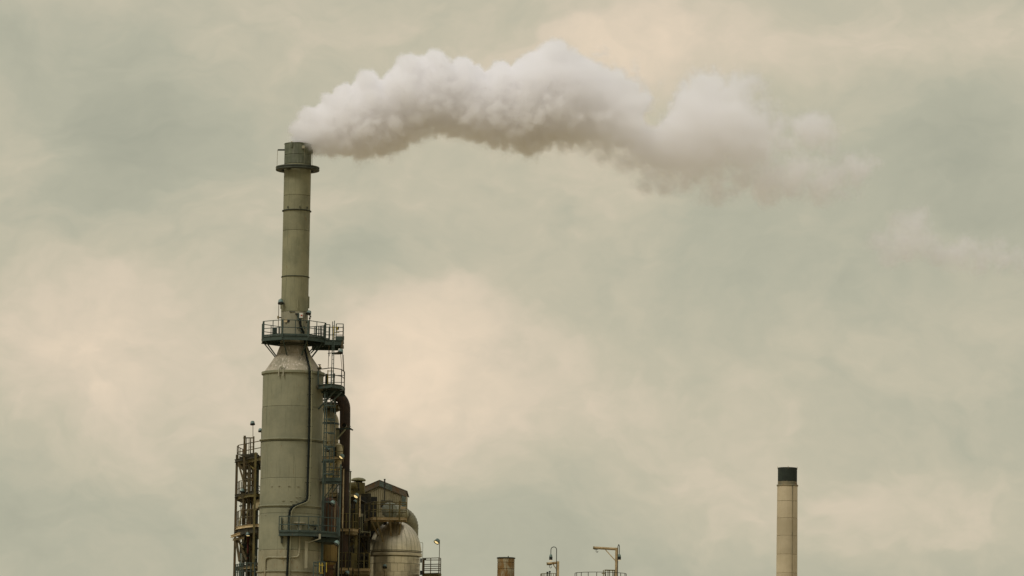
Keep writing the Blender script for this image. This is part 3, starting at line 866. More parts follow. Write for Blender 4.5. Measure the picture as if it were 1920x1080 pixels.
# ------------------------------------------------------------------ red and ochre vessel behind the frame
vr = thing('rusted_vessel', 'red rusted domed vessel with an ochre lower shell right of the column', 'vessel', (X_(616, 303.5, 980), 303.5, 0))
vC = Vector((X_(616, 303.5, 980), 303.5, 0))
zr_ = lambda py: Z_(py, 303.5, 616)
rd = 0.82
MB().lathe(vC, [(rd, zr_(1000)), (rd, zr_(965))] + [(rd * math.cos(a), zr_(965) + 1.25 * math.sin(a)) for a in [k * PI / 2 / 10 for k in range(1, 11)]], 40).build('domed_head', M_['rust_red'], vr)
MB().lathe(vC, [(rd * .8, zr_(1022)), (rd, zr_(1000))], 40).build('transition', M_['rust_red'], vr)
for k in range(10):
    a0 = 2 * PI * k / 10
    MB().lathe(vC + Vector((X_(614.6, 303.5, 1040) - vC.x, 0, 0)), [(0.40, zr_(1062)), (0.655, zr_(1053)), (0.67, zr_(1050)), (0.67, zr_(1022))], 4, a0 + 0.015, a0 + 2 * PI / 10 - 0.015).build('plate', M_['ochre'], vr)
MB().lathe(vC + Vector((X_(614.6, 303.5, 1040) - vC.x, 0, 0)), [(0.42, 0), (0.42, zr_(1062)), (0.63, zr_(1052)), (0.645, zr_(1022))], 32).build('skirt', M_['rust_red'], vr)
cbv = vC + Vector((X_(614.6, 303.5, 1040) - vC.x, 0, 0))
flange(vr, cbv, 0.72, zr_(1054), 0.06, M_['brown_dark'], 0.6, n=32)
flange(vr, cbv, 0.5, zr_(1067), 0.05, M_['brown_dark'], 0.4, n=32)

# ------------------------------------------------------------------ pale vessel with domed top behind
pv = thing('domed_vessel', 'pale insulated upright vessel with rounded shoulder behind the caged ladder', 'vessel', (X_(613, 306, 820), 306, 0))
pC = Vector((X_(613.5, 306, 820), 306, 0))
zp = lambda py: Z_(py, 306, 620)
pr = 21.5 * 306 / FPX
shoulder = [(pr * math.cos(a), zp(793) + (zp(768) - zp(793)) * math.sin(a)) for a in [k * PI / 2 / 10 for k in range(0, 10)]]
MB().lathe(pC, shoulder + [(0.42, zp(768))], 40).build('domed_head', M_['pale_vessel'], pv)
for a, b in ((793, 830), (830, 862), (862, 930), (930, 1040)):
    shell(pv, 'shell_section', pC, pr, zp(b), zp(a), M_['pale_vessel'], 40)
MB().lathe(pC, [(pr - 0.02, 0), (pr - 0.02, zp(1040))], 32).build('skirt', M_['pale_vessel'], pv)
MB().lathe(pC + Vector((0.28, 0, 0)), [(0.34, zp(790)), (0.34, zp(757))], 24).build('neck', M_['teal'], pv)
flange(pv, pC, pr + 0.03, zp(795), 0.14, M_['teal'], pr - .03, 'band', 40)
# round cap platform on it
cp_ = poly_px([(603, 304.6), (620, 304.2), (634, 304.9), (637, 306.5), (630, 307.8), (603, 307.8)], 760)
cap = platform('top_platform', 'small olive edged platform on top of the pale vessel under the green platform', cp_, Z_(757, 304.4, 620), M_['brown_dark'], M_['olive'], M_['brown_dark'],
               rail_path=[cp_[0], cp_[1], cp_[2], cp_[3], cp_[4]], beam_h=0.26, step=0.8, top=0.6, mid=(0.3,))
for (a, b, c_, d_) in ((605, 743, 632, 752), (605, 752, 630, 741), (628, 746, 634, 753), (633, 741, 628, 752)):
    MB().tube([P(a, b, 305.5), P((a + c_) / 2, (b + d_) / 2 - 1.5, 305.4), P(c_, d_, 305.5)], 0.035, 6).build('hose', M_['brown_dark'], cap)
MB().box(P(628, 754, 305), (0.2, 0.2, 0.3)).build('valve_body', M_['teal'], cap)
MB().tube([P(634, 745, 305), P(633, 752, 305)], 0.08, 8).build('insulator', M_['stack_pale'], cap)
MB().bar(P(634, 759, 304.7), P(645, 759, 304.9), 0.07, 0.05).build('beam', M_['brown'], cap)

# ------------------------------------------------------------------ large brown bent pipe
YB = 304.8
bp = thing('bent_pipe', 'thick dark brown pipe arching over and down right of the caged ladder', 'pipe', (X_(647, YB, 850), YB, 0))
pts = [P(598, 737, YB), P(612, 737.0, YB)]
cx_, cy_, Rr = 617.5, 766.5, 29.5
for k in range(13):
    a = PI / 2 - k * PI / 2 / 12
    pts.append(P(cx_ + Rr * math.cos(a), cy_ - Rr * math.sin(a), YB))
e1 = P(647, 780, YB)
e2 = Vector((P(645.8, 880, YB).x, YB, 0))
rb = 10.0 * YB / FPX
MB().tube(pts + [e1, Vector((P(645.8, 880, YB).x + 0.0, YB, Z_(880, YB)))], rb, 24).build('elbow', M_['pipe_brown'], bp)
MB().tube([Vector((e2.x, YB, Z_(881, YB))), e2], rb * 0.98, 24).build('lower_run', M_['pipe_brown'], bp)
for py_ in (880.5,):
    flange(bp, Vector((e2.x, YB, 0)), rb + 0.04, Z_(py_, YB), 0.06, M_['pipe_brown'], rb - .02, 'collar', 24)

pb = thing('pipe_bracket', 'grey green bracket carrying a short open pipe in front of the bent pipe', 'bracket', P(640, 805, 303.5))
MB().bar(P(630, 804, 303.4), P(659, 804, 303.4), 0.25, 0.10).build('shelf_beam', M_['teal_dark'], pb)
MB().bar(P(652, 802.5, 303.4), P(662, 806.5, 303.4), 0.15, 0.09).build('beam_end', M_['brown_dark'], pb)
MB().bar(P(648, 805, 303.3), P(632.5, 822, 303.3), 0.11, 0.10).build('brace', M_['stack'], pb)
MB().box(P(633, 814, 303.6), (0.24, 0.3, 0.78)).build('back_plate', M_['stack'], pb)
MB().box(P(637.5, 814, 303.9), (0.12, 0.3, 0.8)).build('web_plate', M_['lamp_dark'], pb)
q = P(645.8, 798, 303.4)
MB().tube([q + Vector((0, 0.4, 0)), q + Vector((0, -0.25, 0))], 0.155, 20, caps=False).build('pipe', M_['stack'], pb)
MB().tube([q + Vector((0, 0.35, 0)), q + Vector((0, -0.23, 0))], 0.125, 20, caps=True).build('bore', M_['soot'], pb)
MB().lathe(P(656, 801, 303.4), [(0.05, 0), (0.07, 0.08), (0.0, 0.1)], 8).build('bolt', M_['lamp'], pb)

# equipment between ladder and pipe (drums, valves, cream beam)
ex = thing('separator_drum', 'mottled pale drum with fittings between caged ladder and bent pipe', 'drum', (X_(634, 303, 870), 303, 0))
dC = Vector((X_(634.5, 302.6, 860), 302.6, 0))
zd = lambda py: Z_(py, 302.6, 634)
MB().lathe(dC, [(0.0, zd(903)), (0.24, zd(902.8)), (0.24, zd(890)), (0.22, zd(862)), (0.30, zd(855)), (0.30, zd(843)), (0.22, zd(834)), (0.0, zd(830))], 20).build('body', M_['pale_vessel'], ex)
flange(ex, dC, 0.35, zd(862), 0.05, M_['stack'], 0.2, n=20)
flange(ex, dC, 0.31, zd(880), 0.05, M_['stack'], 0.2, n=20)
MB().tube([P(627, 838, 302.3), P(629, 850, 302.3), P(627.5, 858, 302.3)], 0.13, 8).build('valve_body', M_['lamp_dark'], ex)
for i_ in range(5):
    a, b = 626 + (i_ * 37 % 13), 868 + i_ * 6
    MB().tube([P(a, b, 302.1), P(a + 5, b + (2 if i_ % 2 else -2), 302.1)], 0.05, 7).build('fitting', M_['stack_pale' if i_ % 2 else 'olive'], ex)
cb = platform('pipe_shelf', 'cream beam shelf crossing behind the caged ladder with lamps and fittings', poly_px([(601, 302.2), (643, 302.0), (643, 304.0), (601, 304.0)], 858),
              Z_(855.5, 302.1, 620), M_['brown_dark'], M_['cream'], M_['olive'], rail_path=poly_px([(606, 302.2), (643, 302.1)], 858), toe=False, beam_h=0.17, step=0.5, top=0.75, mid=(0.35,))
MB().box(P(615, 863, 302.0), (0.5, 0.1, 0.16)).build('bearer', M_['cream_dim'], cb)
floodlight('lit teal lamp at the right end of the cream shelf beside the bent pipe', P(641, 855.5, 301.6), [P(643, 858, 301.6), P(643, 868, 301.6)], lit=M_['lens_on'], aim=-0.7, side=-0.55, size=0.95)
floodlight('unlit small lamp hung inside the caged ladder beside the wide column', P(614.5, 842, 299.8), [P(617.5, 841, 299.8), P(618, 870, 299.8)], aim=-1.0, side=-0.5, size=0.85, pole_m=M_['stack_pale'])
yv = thing('yellow_valves', 'yellow handled valves in the clutter behind the caged ladder', 'valve', P(618, 875, 300.5))
for (a, b, c_, d_, r_) in ((613.5, 832, 613.5, 828, .09), (620.3, 832, 620.8, 827, .08), (617.5, 880.6, 630, 881, .04), (620, 873, 620, 868, .09), (611, 893, 612, 888, .07), (621, 894, 622, 888, .07)):
    MB().tube([P(a, b, 300.7), P(c_, d_, 300.7)], r_, 7).build('handle', M_['yellow' if d_ > 850 else 'ochre'], yv)
for (a, b, c_, d_) in ((611, 870, 611, 905), (626, 866, 626, 910), (632, 868, 632, 940), (615, 905, 640, 904)):
    MB().tube([P(a, b, 300.9), P(c_, d_, 300.9)], 0.045, 7).build('pipe', M_['brown'], yv)

# slim standing poles in front of the bent pipe
for (px_, top_, Y_, m_, lab) in ((642.8, 880, 302.5, 'cream', 'slim cream pole standing left of the capped green pole'),
                                 (655.8, 884, 302.8, 'stack', 'slim grey green pole with dark cap in front of the bent pipe'),
                                 (674.5, 928, 303.5, 'cream', 'short cream pole standing beside the lit lamp below the gabled shed')):
    t = thing('standing_pole', lab, 'pole', (X_(px_, Y_, 950), Y_, 0))
    zj = Z_(968 if top_ > 900 else 989, Y_)
    MB().tube([(X_(px_, Y_, 950), Y_, zj), (X_(px_, Y_, 950), Y_, Z_(top_, Y_))], 0.052, 10).build('pole', M_[m_], t)
    MB().tube([(X_(px_, Y_, 950), Y_, 0), (X_(px_, Y_, 950), Y_, zj)], 0.045, 10).build('lower_pole', M_['brown_dark'], t)
    MB().tube([(X_(px_, Y_, 950), Y_, Z_(top_, Y_)), (X_(px_, Y_, 950), Y_, Z_(top_ - 1.5, Y_))], 0.085, 10).build('cap', M_['lamp_dark' if m_ == 'stack' else 'cream_dim'], t)
    for zz in (Z_(990, Y_), Z_(950, Y_)):
        flange(t, Vector((X_(px_, Y_, 950), Y_, 0)), 0.075, zz, 0.07, M_['cream_dim'], 0.04, 'coupling', 10)

# ------------------------------------------------------------------ steel frame and decks between column and dome vessel
rk = thing('pipe_rack', 'dark brown steel rack filling the gap between column and domed tank', 'steel frame', (X_(655, 308, 1000), 308, 0))
for px_, Y_ in ((644, 306), (668, 305.5), (692, 307), (640, 311), (668, 311), (690, 311)):
    x = X_(px_, Y_, 1000)
    MB().ibeam((x, Y_, 0), (x, Y_, Z_(924, Y_)), 0.2, 0.2).build('column', M_['olive' if Y_ < 306 else 'brown_dark'], rk)
for py_ in (929, 962, 997, 1040, 1072):
    for Y_ in (306.2, 310.8):
        MB().ibeam(P(638, py_, Y_), P(690, py_, Y_), 0.14, 0.22).build('beam', M_['brown_dark'], rk)
for (a, b, c_, d_, Y_) in ((652, 1027, 664, 1017, 307.0), (644, 962, 668, 997, 308), (668, 1000, 690, 1040, 309), (646, 1040, 668, 1000, 309.5)):
    MB().bar(P(a, b, Y_), P(c_, d_, Y_), 0.09, 0.12).build('brace', M_['olive'], rk)
for i_, (a, b0, b1, Y_, m) in enumerate(((648, 940, 1080, 307, 'brown_dark'), (653, 950, 1080, 307.5, 'olive'), (660, 935, 1080, 307.8, 'brown'), (664, 1000, 1080, 307, 'stack'), (678, 1000, 1080, 308, 'brown_dark'), (684, 960, 1080, 308.5, 'brown'), (673, 950, 1080, 309, 'olive'))):
    x = X_(a, Y_, 1000)
    MB().tube([(x, Y_, 0), (x, Y_, Z_(b0, Y_))], 0.035 + 0.012 * (i_ % 3), 8).build('riser_pipe', M_[m], rk)
MB().prism(poly_px([(618, 305.0), (668, 305.2), (690, 311.5), (625, 311.5)], 930), Z_(930.5, 305.2) - .05, Z_(930.5, 305.2)).build('deck', M_['brown_dark'], rk)
MB().bar(P(618, 929, 304.95), P(668, 929, 305.15), 0.05, 0.17).build('edge_beam', M_['cream_dim'], rk)
MB().bar(P(618, 925, 305.1), P(668, 925, 305.2), 0.05, 0.09).build('edge_beam', M_['olive'], rk)
MB().prism(poly_px([(640, 305.6), (690, 306.2), (690, 311.5), (640, 311.5)], 1000), Z_(1003, 306) - .05, Z_(1003, 306)).build('deck', M_['brown_dark'], rk)
for _ in range(26):
    a, b, Y_ = random.uniform(641, 688), random.uniform(935, 1075), random.uniform(306.5, 309)
    if random.random() < 0.5:
        MB().tube([P(a, b, Y_), P(a + random.uniform(4, 14), b + random.uniform(-1, 1), Y_)], random.uniform(0.02, 0.05), 6).build('branch_pipe', M_[random.choice(['brown', 'olive', 'stack', 'brown_dark'])], rk)
    else:
        MB().tube([P(a, b, Y_), P(a, b + random.uniform(4, 18), Y_)], random.uniform(0.02, 0.05), 6).build('branch_pipe', M_[random.choice(['brown', 'olive', 'teal', 'brown_dark'])], rk)
# horizontal duct top under the cowl
MB().tube([P(645, 914, 306.5), P(668, 910, 306.5)], 0.28, 14).build('duct', M_['olive'], rk)
MB().tube([P(650, 906, 306), P(650, 922, 306), P(658, 926, 306)], 0.07, 8).build('riser_pipe', M_['red_pipe'], rk)
bw = thing('shaded_bay_wall', 'corrugated wall behind the steel rack, coloured near black for the shade in the bay', 'wall', (X_(655, 312, 1000), 312.2, 0))  # the shade of the bay is put into this wall's colour
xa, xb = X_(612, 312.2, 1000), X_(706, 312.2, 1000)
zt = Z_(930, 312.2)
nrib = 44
ribm = raw(MB().box((0, 0, zt / 2), ((xb - xa) / nrib * 0.55, 0.05, zt)), 'rib', M_['corr_shade'])
MB().box(((xa + xb) / 2, 312.26, zt / 2), (xb - xa, 0.06, zt)).build('sheet', M_['corr_shade'], bw)
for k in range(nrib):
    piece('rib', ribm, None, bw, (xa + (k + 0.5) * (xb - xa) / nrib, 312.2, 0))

for (poly, py_, lab, ch) in (
        ([(636, 304.5), (662, 304.2), (671, 304.9), (671, 306.8), (638, 306.8)], 990.5, 'cream edged deck with olive handrail, highest beside the ochre vessel', 2),
        ([(636, 304.2), (659.5, 303.9), (661, 304.4), (661, 306.5), (636, 306.5)], 1064, 'cream edged deck with olive handrail low down, nearest the ochre vessel', 1),
        ([(663, 303.9), (692, 303.3), (693, 304.4), (693, 306.5), (663, 306.5)], 1064.5, 'cream edged deck with olive handrail low down, touching the domed tank', 1)):
    pl = poly_px(poly, py_)
    zz = Z_(py_, poly[1][1], 655)
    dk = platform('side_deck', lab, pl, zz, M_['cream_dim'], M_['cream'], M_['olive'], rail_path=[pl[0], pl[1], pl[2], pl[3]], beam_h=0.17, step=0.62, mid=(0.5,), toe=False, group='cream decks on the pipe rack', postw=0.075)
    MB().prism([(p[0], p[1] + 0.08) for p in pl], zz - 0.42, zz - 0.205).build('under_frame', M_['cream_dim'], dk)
floodlight('brightly lit lamp hanging at the left end of the gabled shed', P(668.5, 929, 303.2), [P(672, 928, 303.2), P(674, 930, 303.3)], lit=M_['lens_on'], aim=-0.55, side=-0.35, size=0.95)
floodlight('small unlit lamp seen low beneath the cream decks', P(651, 1074, 302.8), [P(653.5, 1076, 302.8), P(653.8, 1090, 302.8), Vector((P(653.8, 1090, 302.8).x, 302.8, 0))], aim=-0.8, side=-0.5, size=0.9)
floodlight('small unlit teal lamp deep in the rack below the lit shed lamp', P(666, 940, 304.4), [P(668, 939, 304.4), P(668.5, 934, 304.6)], aim=-0.8, side=-0.5, size=0.7)

# roof cowl
cw = thing('roof_cowl', 'mossy mushroom shaped vent cowl left of the gabled roof', 'vent', (X_(672, 309, 905), 309, Z_(925, 309)))
wC = Vector((X_(672, 309, 900), 309, 0))
zw = lambda py: Z_(py, 309, 672)
MB().lathe(wC, [(0.30, zw(903)), (0.50, zw(902)), (0.55, zw(900.5)), (0.50, zw(898.5)), (0.36, zw(896.5)), (0.15, zw(895.6)), (0.0, zw(895.4))], 28).build('cowl', M_['moss'], cw)
MB().lathe(wC, [(0.33, zw(909)), (0.29, zw(903))], 24).build('neck', M_['soot'], cw)
MB().box((wC.x - 0.02, 309, (zw(905.5) + zw(928)) / 2), (1.0, 0.9, zw(905.5) - zw(928))).build('plinth', M_['olive'], cw, bevel=0.01)
for i_ in range(4):
    MB().tube([P(657 + i_ * 5, 905, 308.4), P(657 + i_ * 5 + 1, 920, 308.4)], 0.05, 7).build('vent_pipe', M_['brown_dark' if i_ % 2 else 'olive'], cw)

# ------------------------------------------------------------------ gabled shed
YS = 316.0
sh = thing('gabled_shed', 'tan corrugated shed with a rusty gable fascia, standing high behind the domed tank', 'shed', (X_(713, YS, 950), YS + 3, 0))
xl, xr_, xp = X_(667.5, YS, 920), X_(761, YS, 920), X_(711.5, YS, 905)
zel, zer, zpk = Z_(921, YS, 667), Z_(922, YS, 761), Z_(901, YS, 711)
D = 6.0


def roof_z(x):
    return zpk - (zpk - zel) * (xp - x) / (xp - xl) if x < xp else zpk - (zpk - zer) * (x - xp) / (xr_ - xp)


nr = 24
wrib = (xr_ - xl - 0.1) / nr
MB().add([(xl, YS + 0.06, 0), (xr_, YS + 0.06, 0), (xr_, YS + 0.06, zer - 0.02), (xp, YS + 0.06, zpk - 0.02), (xl, YS + 0.06, zel - 0.02),
          (xl, YS + D, 0), (xr_, YS + D, 0), (xr_, YS + D, zer - 0.02), (xp, YS + D, zpk - 0.02), (xl, YS + D, zel - 0.02)],
         [(0, 1, 2, 3, 4), (9, 8, 7, 6, 5), (1, 6, 7, 2), (0, 4, 9, 5)]).build('wall', M_['corr'], sh)
for k in range(nr):
    x0 = xl + 0.05 + k * wrib
    zt_ = min(roof_z(x0), roof_z(x0 + wrib)) - 0.2
    for (z0, z1) in ((0, Z_(935, YS) - 0.004), (Z_(935, YS) + 0.004, zt_)):
        mb = MB()
        prof = [(0.0, 0.05), (0.25, 0.05), (0.36, 0.0), (0.74, 0.0), (0.85, 0.05), (1.0, 0.05)]
        vs = [(x0 + u * wrib, YS + v, z0) for u, v in prof] + [(x0 + u * wrib, YS + v - (0.006 if z0 > 0 else 0), z1) for u, v in prof]
        mb.add(vs, [(i, i + 1, i + 7, i + 6) for i in range(5)])
        mb.build('panel', M_['corr'], sh)
for (xa_, xb_, za, zb, m) in ((xl - 0.05, xp, zel, zpk, 'fascia_rust'), (xp, xp + (xr_ - xp) * 0.48, zpk, zpk - (zpk - zer) * .48, 'fascia_teal'), (xp + (xr_ - xp) * 0.48, xr_ + 0.05, zpk - (zpk - zer) * .48, zer, 'fascia_rust')):
    h_ = 0.40
    MB().add([(xa_, YS - 0.12, za - h_), (xb_, YS - 0.12, zb - h_), (xb_, YS - 0.12, zb), (xa_, YS - 0.12, za), (xa_, YS - 0.06, za - h_), (xb_, YS - 0.06, zb - h_), (xb_, YS - 0.06, zb), (xa_, YS - 0.06, za)],
             [(0, 1, 2, 3), (7, 6, 5, 4), (0, 4, 5, 1), (3, 2, 6, 7), (0, 3, 7, 4), (1, 5, 6, 2)]).build('fascia', M_[m], sh)
MB().box((xr_ - 0.14, YS - 0.05, Z_(939, YS)), (0.30, 0.1, 1.35)).build('corner_trim', M_['fascia_teal'], sh)
for (xa_, xb_, za, zb) in ((xl - 0.12, xp, zel, zpk), (xp, xr_ + 0.12, zpk, zer)):
    MB().add([(xa_, YS - 0.14, za + 0.003), (xb_, YS - 0.14, zb + 0.003), (xb_, YS + D, zb + 0.003), (xa_, YS + D, za + 0.003), (xa_, YS - 0.14, za + 0.05), (xb_, YS - 0.14, zb + 0.05), (xb_, YS + D, zb + 0.05), (xa_, YS + D, za + 0.05)],
             [(0, 3, 2, 1), (4, 5, 6, 7), (0, 1, 5, 4), (1, 2, 6, 5), (2, 3, 7, 6), (3, 0, 4, 7)]).build('roof', M_['fascia_rust'], sh)
# window hatch and flue
MB().box(P(726.5, 945, YS - 0.12), (0.98, 0.12, 0.5)).build('hatch', M_['brown_dark'], sh, bevel=0.01)
for px_ in (715, 738):
    MB().box(P(px_, 943, YS - 0.2), (0.05, 0.05, 0.36)).build('hatch_frame', M_['cream_dim'], sh)
fl = thing('flue_pipe', 'thin dark flue pipe rising in front of the gable', 'pipe', P(721, 945, YS - 0.5))
MB().tube([P(721, 945, YS - 0.5), P(721.3, 898.5, YS - 0.5)], 0.055, 10).build('pipe', M_['brown_dark'], fl)
MB().tube([P(721.3, 899.5, YS - 0.5), P(721.3, 898, YS - 0.5)], 0.075, 10).build('cap', M_['brown_dark'], fl)
MB().box(P(718, 942, YS - 0.3), (0.26, 0.2, 0.3)).build('base', M_['brown_dark'], fl)

# ------------------------------------------------------------------ bent duct and its dished end
du = thing('bent_duct', 'fat banded grey duct bending down behind the domed tank', 'duct', (X_(770, 310.5, 1000), 310.5, 0))
path = [P(733, 958, 308.6), P(744, 961, 309.0), P(755, 965, 309.6)]
c0 = (752, 991)
for k in range(0, 9):
    a = PI / 2 - (0.12 + k / 8 * 0.88) * PI / 2
    path.append(P(c0[0] + 17.5 * math.cos(a) + 0.5, c0[1] - 24 * math.sin(a) - 0.5, 310.0 + 0.06 * k))
path.append(Vector((path[-1].x, path[-1].y, path[-1].z - 1.5)))
path.append(Vector((path[-1].x, path[-1].y, 0)))
rdz = 0.56
for i in range(len(path) - 1):
    MB().tube([path[max(0, i)], path[i + 1]], rdz, 24, caps=False).build('segment', M_['alum_dull'], du)
for i in range(1, len(path) - 2):
    d_ = (path[i + 1] - path[i - 1]).normalized()
    MB().tube([path[i] - d_ * 0.03, path[i] + d_ * 0.03], rdz + 0.018, 24).build('band', M_['alum_dull'], du)
hd = thing('dished_cover', 'round grey dished cover behind the cream platform handrail', 'cover', P(731, 957, 307.6))
q = P(730.5, 957, 307.5)
hb = MB()
ax = Vector((-0.18, -1, 0)).normalized()
pr_ = [(0.60, 0.35), (0.60, 0.0), (0.56, -0.05), (0.42, -0.16), (0.22, -0.23), (0.03, -0.25)]
hb.tube([q - ax * b for a, b in pr_], [a for a, b in pr_], 12, caps=True)
hb.sm = [False] * len(hb.sm)
hb.build('dish', M_['grey_green'], hd)
MB().tube([q - ax * 0.35, P(736, 959, 308.8)], 0.5, 20).build('barrel', M_['alum_dull'], hd)

# ------------------------------------------------------------------ domed tank with gores
YD = 308.0
dt = thing('domed_tank', 'aluminium clad tank with a panelled dome under the cream platform', 'tank', (X_(741.5, YD, 1040), YD, 0))
DC = Vector((X_(740.5, YD, 1040), YD, 0))
zt = lambda py: Z_(py, YD, 741)
RD = 49.5 * YD / FPX
hD = zt(976) - zt(1036)
NG = 32
gm = MB()
step = 2 * PI / NG
prof = [(RD * math.cos(a), zt(1036) + hD * math.sin(a)) for a in [k * PI / 2 * 0.93 / 12 for k in range(13)]]
gm.lathe((0, 0, 0), prof, 3, -step / 2 + 0.006, step / 2 - 0.006)
gm.lathe((0, 0, 0), [(r - 0.02, z) for r, z in prof], 1, step / 2 - 0.006, step / 2 + 0.006)
gm2 = MB()
gm2.lathe((0, 0, 0), [(r + 0.006, z) for r, z in prof], 1, step / 2 - 0.007, step / 2 + 0.007)
gore = raw(gm, 'gore', M_['alum'])
seam = raw(gm2, 'seam', M_['alum_dull'])
for k in range(NG):
    piece('gore', gore, None, dt, DC, k * step)
    piece('seam', seam, None, dt, DC, k * step)
MB().lathe(DC, [(RD * 0.12, zt(1036) + hD * .985), (0.18, zt(1036) + hD * 1.01), (0.0, zt(1036) + hD * 1.01)], 24).build('crown', M_['alum'], dt)
flange(dt, DC, RD + 0.05, zt(1040.5), 0.24, M_['alum'], RD - 0.15, 'rim_band', 64)
flange(dt, DC, RD + 0.065, zt(1034), 0.05, M_['alum_dull'], RD - 0.1, 'rim_band', 64)
RB = 47.0 * YD / FPX
NP = 22
ps = 2 * PI / NP
rows = [(1045.5, 1058), (1058, 1074), (1074, 1096)]
for ri, (a, b) in enumerate(rows):
    e = 0.008
    pm = raw(MB().lathe((0, 0, 0), [(RB - 0.03, zt(b) + e * .5), (RB, zt(b) + e), (RB, zt(a) - e), (RB - 0.03, zt(a) - e * .5)], 3, -ps / 2 + 0.004, ps / 2 - 0.004), 'panel', M_['alum'])
    for k in range(NP):
        piece('panel', pm, None, dt, DC, (k + 0.5 * (ri % 2)) * ps)
MB().lathe(DC, [(RB - 0.035, 0), (RB - 0.035, zt(1040))], 48).build('shell', M_['alum_dull'], dt)
flange(dt, DC, RB + 0.03, zt(1058), 0.035, M_['alum_dull'], RB - 0.02, 'band', 64)
# nozzles on the dome top
for px_, py_, h_ in ((722, 985, 0.9), (737, 984, 1.0), (747, 984, 0.9)):
    p_ = P(px_, py_, YD - 0.55)
    MB().tube([p_ + Vector((0, 0, -0.55)), p_ + Vector((0, 0, 0.3))], 0.13, 12).build('nozzle', M_['lamp_dark'], dt)
    MB().tube([p_ + Vector((0, 0, -0.28)), p_ + Vector((0, 0, -0.2))], 0.2, 12).build('nozzle_flange', M_['groove'], dt)
MB().tube([P(729.5, 996, YD - 0.8), P(730.5, 978, YD - 0.8)], 0.07, 10).build('nozzle', M_['cream'], dt)
MB().tube([P(741.5, 996, YD - 0.9), P(741.5, 976, YD - 0.9)], 0.08, 10).build('nozzle', M_['stack_pale'], dt)
dp_ = thing('duct_stub', 'dark bent duct under the left end of the cream platform', 'duct', P(700, 985, 309))
MB().tube([P(684, 990, 309.5), P(700, 983, 309.5), P(722, 981, 309.5)], [0.35, 0.45, 0.42], 16).build('duct', M_['olive'], dp_)
floodlight('tiny teal lamp on a short rod in front of the panelled tank wall', P(721.5, 1061.5, 305.4), [P(721, 1064, 305.4), P(720.5, 1079, 305.4), Vector((P(720.5, 1079, 305.4).x, 305.4, 0))], aim=-0.9, size=0.8, pole_r=0.02)

# cream platform on the dome
cpz = poly_px([(683.5, 307.2), (699.5, 305.0), (761.5, 305.0), (761.5, 307.2)], 975)
zcp = Z_(969.5, 305.0, 730)
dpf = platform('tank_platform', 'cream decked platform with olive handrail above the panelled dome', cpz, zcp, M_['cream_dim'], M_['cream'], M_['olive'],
               rail_path=cpz, rail_closed=True, beam_h=0.17, step=1.2, mid=(0.52,), toe=False, postw=0.06, r=0.034)
for (a, b, c_, d_, Y2) in ((706, 974, 719.5, 1018, 306.45), (697, 977, 708.5, 1004, 306.9), (731.5, 974, 733.5, 1008, 306.45), (753, 974, 747.5, 1006, 306.6)):
    MB().bar(P(a, b, 305.2), P(c_, d_, Y2), 0.09, 0.09).build('strut', M_['cream_dim'], dpf)
    MB().box(P(c_, d_ + 0.5, Y2), (0.17, 0.14, 0.12)).build('strut_foot', M_['groove'], dpf)
MB().box((X_(749, 304.95, 970), 304.93, zcp + 0.45), (0.09, 0.06, 1.45)).build('stanchion', M_['olive'], dpf)
MB().box((X_(706.5, 304.95, 970), 304.93, zcp + 0.45), (0.07, 0.06, 1.35)).build('stanchion', M_['olive'], dpf)
MB().box(P(757, 952, 305.6), (0.4, 0.1, 0.16)).build('panel', M_['cream'], dpf)
ins = thing('instrument_stand', 'slim instrument tubes beside the left end of the cream platform', 'instrument', P(679, 985, 304.5))
for a, b0, b1 in ((676.5, 955, 1000), (679.5, 965, 1000), (684, 960, 975)):
    MB().tube([P(a, b0, 304.5), P(a, b1, 304.5)], 0.026, 6).build('tube', M_['stack'], ins)
MB().box(P(678, 966, 304.4), (0.2, 0.12, 0.2)).build('gauge', M_['stack_pale'], ins)
MB().tube([P(676, 996.5, 304.5), P(694, 998, 304.5)], 0.022, 6).build('tube', M_['stack'], ins)
MB().tube([P(694, 995, 304.5), P(694, 1006, 304.5)], 0.022, 6).build('tube', M_['stack'], ins)

# small landing right of the tank, with lamp post
rl = poly_px([(792, 306.5), (822.5, 305.6), (826, 306.2), (826, 308.2), (795, 308.6)], 1075)
zrl = Z_(1074, 305.7, 815)
rp = platform('outer_landing', 'small olive railed landing sticking out right of the panelled tank', rl, zrl, M_['brown_dark'], M_['olive'], M_['brown'],
              rail_path=rl, rail_closed=True, beam_h=0.16, step=1.3, mid=(0.62, 0.32), toe=False, r=0.028)
MB().bar((rl[2][0] - 0.2, 307, zrl - 0.2), (DC.x + RB - 0.05, 308, zrl - 1.6), 0.1, 0.1).build('strut', M_['olive'], rp)
floodlight('lit teal lamp on a thin mast above the outer landing right of the tank', P(820, 1014.5, 306.0), [P(822.5, 1011.5, 306.0), P(824.3, 1014, 306.0), P(823.2, 1074, 306.0)], lit=M_['lens_on'], aim=-0.7, side=-0.45, size=1.0, pole_r=0.026)
sm = thing('hoop_pipe', 'thin hooped vent tube at the right edge of the tank rim', 'pipe', P(791, 1030, 307))
MB().tube([P(788, 1017.5, 307), P(792.4, 1017.5, 307), P(792.8, 1019, 307), P(792.5, 1047, 307)], 0.016, 6).build('tube', M_['stack'], sm)
MB().box(P(789.5, 1051, 306.4), (0.12, 0.12, 0.3)).build('valve', M_['lamp_dark'], sm)
MB().box(P(797, 1048, 306.2), (0.16, 0.1, 0.12)).build('knob', M_['brown_dark'], sm)
MB().box(P(790, 1074, 306.2), (0.2, 0.2, 0.3)).build('valve', M_['lamp_dark'], sm)

